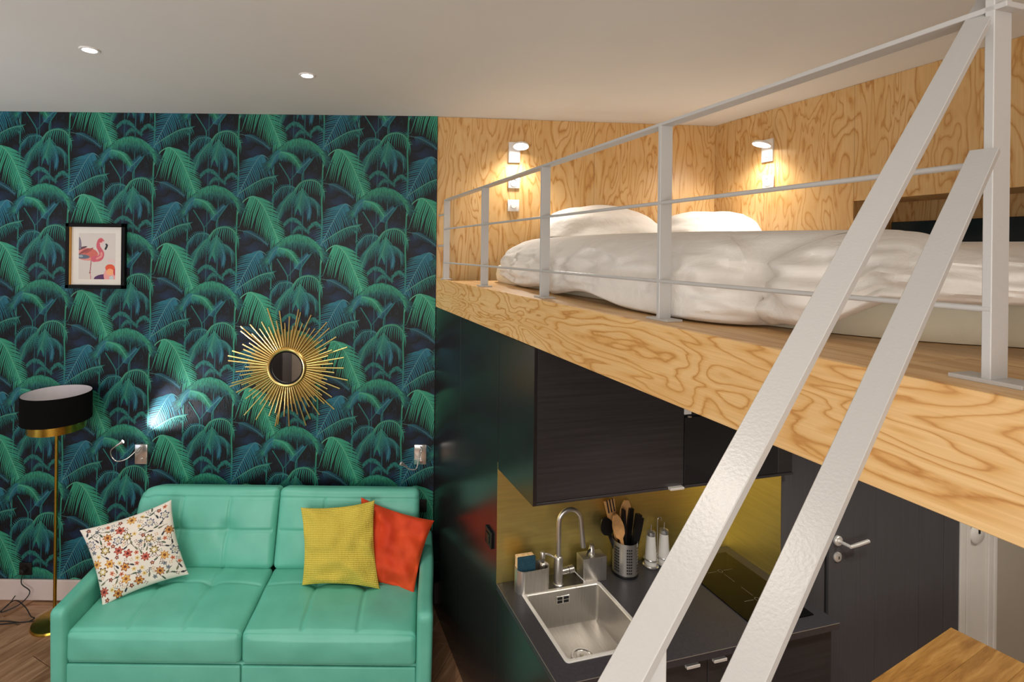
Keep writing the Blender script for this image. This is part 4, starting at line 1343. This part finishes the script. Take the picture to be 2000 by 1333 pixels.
# worktop with the sink cut-out, built from strips
wt = thing('worktop', 'charcoal kitchen worktop with a pale edge line', 'worktop', KL(A, YF, CZ), TH)
SX0, SX1, SY0, SY1 = 1.066, 1.488, 1.845, 2.272
DX = lambda x: x - A
DY = lambda y: y - YF
top = MB()
z0, z1 = -0.030, 0.0
xs_ = [0.0, DX(SX0) + 0.006, DX(SX1) - 0.006, XR - A - 0.001]
ys_ = [0.0, DY(SY0) + 0.006, DY(SY1) - 0.006, YB - YF - 0.0035]
for i in range(3):
    for j in range(3):
        if i == 1 and j == 1:
            continue
        top.box(xs_[i], xs_[i + 1], ys_[j], ys_[j + 1], z0, z1)
top.build('slab', M['worktop'], wt)
MB().box(0.0, XR - A - 0.001, -0.0012, 0.0, -0.0022, 0.0003).build('edge_line', M['edge'], wt)
MB().box(-0.0012, 0.0, 0.0, YB - YF - 0.004, -0.0022, 0.0003).build('edge_line', M['edge'], wt)

# sink
SK = thing('kitchen_sink', 'square stainless steel sink set into the charcoal worktop', 'sink', KL((SX0 + SX1) / 2, (SY0 + SY1) / 2, CZ), TH)
sw, sd = (SX1 - SX0) / 2, (SY1 - SY0) / 2
def rrect(a, b, r, n=6):
    out = []
    for cx, cy, a0 in ((a - r, b - r, 0), (-a + r, b - r, PI / 2), (-a + r, -b + r, PI), (a - r, -b + r, 1.5 * PI)):
        for k in range(n + 1):
            t = a0 + PI / 2 * k / n
            out.append((cx + r * math.cos(t), cy + r * math.sin(t)))
    return out
def rings(levels):
    mb = MB()
    n = len(levels[0][0])
    vs = [Vector((x, y, z)) for poly, z in levels for x, y in poly]
    fs = []
    for i in range(len(levels) - 1):
        for k in range(n):
            k2 = (k + 1) % n
            fs.append((i * n + k, i * n + k2, (i + 1) * n + k2, (i + 1) * n + k))
    return mb.add(vs, fs), n
rim, n_ = rings([(rrect(sw, sd, 0.016), 0.0), (rrect(sw, sd, 0.016), 0.0025), (rrect(sw - 0.002, sd - 0.002, 0.015), 0.0035), (rrect(sw - 0.016, sd - 0.016, 0.014), 0.0035), (rrect(sw - 0.019, sd - 0.019, 0.013), 0.0)])
rim.build('rim', M['alu'], SK, 40)
iw, idp = sw - 0.019, sd - 0.019
bowl, n_ = rings([(rrect(iw, idp, 0.013), 0.0), (rrect(iw - 0.001, idp - 0.001, 0.013), -0.155), (rrect(iw - 0.006, idp - 0.006, 0.012), -0.168), (rrect(iw - 0.02, idp - 0.02, 0.012), -0.172), (rrect(0.05, 0.05, 0.0499), -0.178)])
bowl.f = [f[::-1] for f in bowl.f]
bowl.add([Vector((x, y, -0.178)) for x, y in rrect(0.05, 0.05, 0.0499)], [tuple(range(28))])
bowl.build('bowl', M['steel'], SK, 50)
dr = MB().lathe([(0.056, -0.1755), (0.050, -0.1745), (0.043, -0.1765), (0.040, -0.180)], 36).build('drain_ring', M['chrome'], SK, 40)
MB().lathe([(0.034, -0.176), (0.033, -0.172), (0.020, -0.171), (0.016, -0.165), (0.0, -0.164)], 30).build('strainer', M['chrome'], dr, 40)
ov = MB().box(-0.035, 0.035, idp - 0.004, idp - 0.001, -0.062, -0.024, 0.001, 1).build('overflow_plate', M['chrome'], SK)
for a in (-0.017, 0.017):
    for b in (-0.035, -0.051):
        MB().box(a - 0.013, a + 0.013, idp - 0.0052, idp - 0.0038, b - 0.006, b + 0.006).build('overflow_slot', M['black_gap'], ov)

# tap
TP = thing('kitchen_tap', 'brushed steel swan-neck tap with side lever behind the sink', 'tap', KL(1.278, 2.300, CZ), TH)
MB().lathe([(0.0, 0.0), (0.026, 0.0), (0.026, 0.006), (0.022, 0.010), (0.022, 0.132), (0.019, 0.140), (0.012, 0.146), (0.0, 0.147)], 32).build('body', M['steel'], TP, 40)
arc = [(0, 0, 0.14), (0, 0, 0.22), (0.0, 0, 0.29)]
for k in range(1, 15):
    a = PI - PI * 0.93 * k / 14
    arc.append((0.058 + 0.058 * math.cos(a), -0.010 * k / 14, 0.305 + 0.062 * math.sin(a)))
arc += [(0.122, -0.012, 0.24), (0.128, -0.013, 0.175)]
rs = [0.0115] * (len(arc) - 3) + [0.0115, 0.0125, 0.0135]
MB().tube(arc, rs, 16).build('spout', M['steel'], TP, 60)
sd_ = MB().tube([(0.015, -0.002, 0.062), (0.052, -0.004, 0.066)], 0.0165, 20)
sd_.tube([(0.054, -0.004, 0.066), (0.080, -0.005, 0.069)], 0.0175, 20)
kn = sd_.build('side_handle', M['steel'], TP, 40)
MB().tube([(0.076, -0.006, 0.066), (0.092, -0.045, 0.052), (0.106, -0.085, 0.044)], [0.0035, 0.003, 0.003], 10).build('lever', M['chrome'], kn, 60)

# soap pump in the worktop
SPm = thing('soap_pump', 'slim steel soap pump standing between caddy and tap', 'soap pump', KL(1.205, 2.325, CZ), TH)
MB().lathe([(0.0, 0.0), (0.016, 0.0), (0.016, 0.09), (0.013, 0.10), (0.008, 0.104), (0.008, 0.122), (0.013, 0.126), (0.014, 0.150), (0.010, 0.158), (0.0, 0.159)], 24).build('stem', M['steel'], SPm, 40)
MB().tube([(0.0, 0, 0.148), (0.03, -0.010, 0.146), (0.058, -0.018, 0.130)], [0.006, 0.005, 0.0045], 10).build('nozzle', M['chrome'], SPm, 60)

# caddy with sponge
CDY = thing('sink_caddy', 'oval brushed steel sink caddy on the worktop corner', 'caddy', KL(1.135, 2.300, CZ), TH)
cp = rrect(0.088, 0.040, 0.0399, 8)
ci_ = rrect(0.085, 0.037, 0.0369, 8)
cw, n_ = rings([(cp, 0.0), (cp, 0.112), (ci_, 0.112), (ci_, 0.004)])
cw.add([Vector((x, y, 0.004)) for x, y in ci_], [tuple(range(len(ci_)))])
cw.build('cup', M['steel'], CDY, 40)
spg = thing('sponge', 'dark blue scouring sponge with tan foam standing in the caddy', 'sponge', KL(1.100, 2.300, CZ + 0.07), TH)
MB().box(-0.045, 0.045, -0.020, -0.004, 0.0, 0.098, 0.003).build('scourer', M['sponge_blue'], spg)
MB().box(-0.045, 0.045, -0.004, 0.022, 0.0, 0.098, 0.003).build('foam', M['sponge_tan'], spg)

# soap dispenser cube
DS = thing('soap_dispenser', 'square stainless steel soap dispenser right of the tap', 'soap dispenser', KL(1.465, 2.300, CZ), TH)
MB().box(-0.066, 0.066, -0.030, 0.036, 0.0, 0.122, 0.003).build('body', M['steel'], DS, 40)
MB().lathe([(0.0, 0.122), (0.015, 0.122), (0.015, 0.150), (0.012, 0.154), (0.012, 0.170), (0.0, 0.172)], 24, mov(0.0, 0.004, 0)).build('pump', M['steel'], DS, 40)
MB().tube([(0.0, 0.004, 0.150), (-0.028, -0.012, 0.146), (-0.042, -0.022, 0.132)], [0.006, 0.005, 0.004], 10).build('spout', M['black_plastic'], DS, 60)

# utensil pot
UP = thing('utensil_pot', 'perforated stainless steel utensil pot on the worktop', 'utensil pot', KL(1.660, 2.305, CZ), TH)
prof = [(0.0, 0.010), (0.060, 0.010), (0.060, 0.172), (0.0615, 0.172), (0.0615, 0.010)]
MB().lathe(prof, 48).build('pot', M['steel'], UP, 40)
MB().lathe([(0.0, 0.0), (0.064, 0.0), (0.0655, 0.005), (0.064, 0.013), (0.0, 0.013)], 40).build('base', M['black_plastic'], UP, 40)
hm = MB().lathe([(0.0, 0.0006), (0.0044, 0.0006), (0.0044, 0.0)], 8).mesh('hole', M['black_gap'])
for blk in range(6):
    for c_ in range(3):
        a = blk * PI / 3 + 0.10 + c_ * 0.165
        if math.sin(a) > 0.35:
            continue
        for r_ in range(9):
            h_ = linked('hole', hm, UP, (0.0613 * math.cos(a), 0.0613 * math.sin(a), 0.030 + r_ * 0.0145), (PI / 2, 0, a + PI / 2))
def spoon(base, tip, wdt, ln, name, label, mat, flatn, kind='spoon', slots=0):
    b, t_ = Vector(base), Vector(tip)
    o = thing(name, label, 'utensil', b, 0, 'utensils in the steel pot')
    d = (t_ - b)
    L = d.length
    d.normalize()
    f = Vector(flatn)
    f = (f - d * f.dot(d)).normalized()
    s = d.cross(f)
    mb = MB()
    P = []
    hs = L - ln
    stations = [(0.0, 0.006)] + [(hs * 0.6, 0.006), (hs, 0.009)] + [(hs + ln * q, max(0.004, wdt / 2 * math.sin(PI * (0.16 + 0.78 * q)) ** 0.7)) for q in (0.15, 0.3, 0.45, 0.6, 0.75, 0.9, 1.0)]
    if kind == 'flat':
        stations = [(0.0, 0.006), (hs * 0.7, 0.007), (hs, 0.010)] + [(hs + ln * q, wdt / 2 * (0.8 + 0.2 * q)) for q in (0.1, 0.5, 1.0)]
    if kind == 'knife':
        stations = [(0.0, wdt / 2), (hs, wdt / 2), (hs + ln * 0.5, wdt / 2 * 1.1), (L, wdt / 2 * 0.9)]
    th = 0.010 if kind == 'knife' else 0.004
    rowsF, rowsB = [], []
    for z, hw in stations:
        c = d * z
        rowsF.append([c - s * hw + f * th, c - s * hw * 0.4 + f * (th * 0.9), c + s * hw * 0.4 + f * (th * 0.9), c + s * hw + f * th])
        rowsB.append([c - s * hw - f * th, c - s * hw * 0.4 - f * th * 1.2, c + s * hw * 0.4 - f * th * 1.2, c + s * hw - f * th])
    ringsP = []
    for a, b2 in zip(rowsF, rowsB):
        ringsP.append(a + b2[::-1])
    vs = [p for r in ringsP for p in r]
    fs = []
    for i in range(len(ringsP) - 1):
        for k in range(8):
            k2 = (k + 1) % 8
            fs.append((i * 8 + k, i * 8 + k2, (i + 1) * 8 + k2, (i + 1) * 8 + k))
    fs += [tuple(range(7, -1, -1)), tuple((len(ringsP) - 1) * 8 + k for k in range(8))]
    mb.add(vs, fs)
    mb.build('handle' if kind == 'knife' else 'blade', mat, o, 50)
    for q in range(slots):
        off = (q - (slots - 1) / 2) * wdt / (slots + 0.6)
        a0 = d * (L - ln * 0.62) + s * off
        a1 = d * (L + 0.003) + s * off
        MB().tube([a0 + f * 0.0048, a1 + f * 0.0048], 0.0035, 6).build('slot', M['black_gap'], o)
    return o
KF = (ST, -CT, 0.1)
spoon(KL(1.668, 2.285, CZ + 0.02), KL(1.590, 2.290, 1.205), 0.062, 0.13, 'wooden_spoon', 'pale wooden spoon leaning left in the steel pot', M['spoon_wood'], KF)
spoon(KL(1.655, 2.330, CZ + 0.02), KL(1.590, 2.345, 1.255), 0.060, 0.10, 'wooden_fork', 'wooden slotted fork at the back left of the steel pot', M['spoon_wood'], KF, 'flat', 3)
spoon(KL(1.660, 2.330, CZ + 0.02), KL(1.690, 2.340, 1.245), 0.066, 0.12, 'wooden_spoon', 'reddish wooden spoon at the back of the steel pot', M['spoon_wood'], KF)
spoon(KL(1.640, 2.310, CZ + 0.02), KL(1.555, 2.335, 1.17), 0.075, 0.09, 'black_ladle', 'black plastic ladle hanging over the left side of the steel pot', M['black_plastic'], KF)
spoon(KL(1.655, 2.295, CZ + 0.02), KL(1.645, 2.300, 1.22), 0.014, 0.10, 'black_spatula', 'thin black spatula handle in the middle of the steel pot', M['black_plastic'], KF, 'knife')
spoon(KL(1.676, 2.275, CZ + 0.02), KL(1.722, 2.282, 1.196), 0.030, 0.12, 'knife', 'black knife handle at the front of the steel pot', M['black_plastic'], KF, 'knife')
spoon(KL(1.672, 2.318, CZ + 0.02), KL(1.712, 2.332, 1.205), 0.026, 0.12, 'knife', 'black knife handle at the centre right of the steel pot', M['black_plastic'], KF, 'knife')
spoon(KL(1.690, 2.300, CZ + 0.02), KL(1.756, 2.306, 1.165), 0.022, 0.12, 'knife', 'black knife handle leaning right in the steel pot', M['black_plastic'], KF, 'knife')

# oil and vinegar stand
OS = thing('cruet_stand', 'wire cruet stand with hook handle beside the utensil pot', 'cruet stand', KL(1.868, 2.322, CZ), TH)
st = MB()
st.tube([(0, 0, 0.012), (0, 0, 0.225)] + [(0.012 - 0.012 * math.cos(a), 0, 0.235 + 0.014 * math.sin(a)) for a in (0.3, 0.9, 1.5, 2.1, 2.7, 3.3)], 0.0022, 8)
st.build('hook', M['chrome'], OS, 60)
for sx in (-1, 1):
    r = MB()
    r.tube([(sx * 0.040 + 0.033 * math.cos(a), 0.033 * math.sin(a), 0.040) for a in [2 * PI * k / 28 for k in range(29)]], 0.004, 6)
    r.build('ring', M['chrome'], OS, 60)
    MB().lathe([(0.0, 0.0), (0.036, 0.0), (0.040, 0.006), (0.036, 0.012), (0.0, 0.012)], 28, mov(sx * 0.040, 0, 0)).build('foot', M['chrome'], OS, 40)
for sx, lb_ in ((-1, 'milky glass cruet bottle, left one of the pair in the wire stand'), (1, 'milky glass cruet bottle, right one of the pair in the wire stand')):
    b = thing('cruet_bottle', lb_, 'bottle', KL(1.868 + sx * 0.040, 2.322, CZ + 0.0125), TH, 'cruet bottles')
    MB().lathe([(0.0, 0.0), (0.028, 0.0), (0.030, 0.006), (0.0275, 0.06), (0.0225, 0.135), (0.021, 0.150), (0.0, 0.152)], 28).build('glass_body', M['salt'], b, 40)
    cp_ = MB().lathe([(0.0215, 0.148), (0.0222, 0.152), (0.0215, 0.168), (0.010, 0.174), (0.0, 0.175)], 28).build('cap', M['chrome'], b, 40)
    MB().tube([(0, 0, 0.17), (0.003, 0, 0.205)], [0.003, 0.002], 8).build('pourer', M['chrome'], cp_, 60)

# hob
HB = thing('hob', 'black glass two-zone hob set into the right of the worktop', 'hob', KL(1.975, 1.825, CZ), TH)
HWD, HDP = 0.335, 0.50
MB().box(0, HWD, 0, HDP, 0.0002, 0.005, 0.0015, 1).build('glass_plate', M['hob_glass'], HB)
def mark(x0, y0, x1, y1, wd=0.0018):
    d = Vector((x1 - x0, y1 - y0, 0)); s_ = Vector((-d.y, d.x, 0)).normalized() * wd / 2
    a, b = Vector((x0, y0, 0.0053)), Vector((x1, y1, 0.0053))
    return MB().add([a + s_, a - s_, b - s_, b + s_], [(0, 1, 2, 3)]).build('marking', M['hob_mark'], HB)
for cx, cy in ((0.17, 0.145), (0.17, 0.365)):
    MB().lathe([(0.010, 0.0053), (0.012, 0.0053)], 24, mov(cx, cy, 0)).build('marking', M['hob_mark'], HB)
    for dx, dy in ((-1, 0), (1, 0)):
        mark(cx + dx * 0.022, cy, cx + dx * 0.075, cy)
mark(0.17, 0.17, 0.17, 0.235); mark(0.17, 0.275, 0.17, 0.34)

# black rocker switch on the glossy panel
SWt = thing('rocker_switch', 'black rocker switch on the glossy panel left of the splashback', 'switch', KL(A - 0.0005, 2.47, 1.075), TH - PI / 2)
MB().box(-0.042, 0.042, -0.012, 0.0, -0.042, 0.042, 0.003).build('cover', M['black_plastic'], SWt, 40)
MB().box(-0.024, 0.024, -0.017, -0.012, -0.024, 0.024, 0.003).build('rocker', M['black_plastic'], SWt, 40)

# ================================================================== table at the lower right
C0 = Vector((2.534, 2.481, 0.75))
ta = math.atan2(0.323, 0.665)
TB = thing('oak_table', 'oiled oak table top under the loft at the lower right', 'table', (C0.x, C0.y, 0), ta)
tw, tdp = 0.84, 0.62
for k in range(5):
    y1 = -k * tdp / 5
    MB().box(-tw, 0.0, y1 - tdp / 5 + 0.0004, y1, 0.722, 0.75, 0.001, 1).build('board', M['oak'], TB)
for x in (-tw + 0.05, -0.05):
    for y in (-0.05, -tdp + 0.05):
        MB().box(x - 0.022, x + 0.022, y - 0.022, y + 0.022, 0.0, 0.722, 0.003).build('leg', M['black_plastic'], TB)
# dark sideboard that only the round mirror reflects
SDB = thing('sideboard', 'low black sideboard reflected in the round sunburst mirror', 'sideboard', (-3.15, -1.6, 0))
MB().box(-0.7, 0.7, -0.3, 0.3, 0.08, 1.1, 0.004).build('body', M['dark_front'], SDB)
for a in (-0.69, 0.005):
    MB().box(a, a + 0.685, 0.3, 0.318, 0.09, 1.09, 0.002).build('door', M['dark_front'], SDB)
MB().box(-0.65, 0.65, -0.26, 0.26, 0.0, 0.08).build('plinth', M['black_plastic'], SDB)
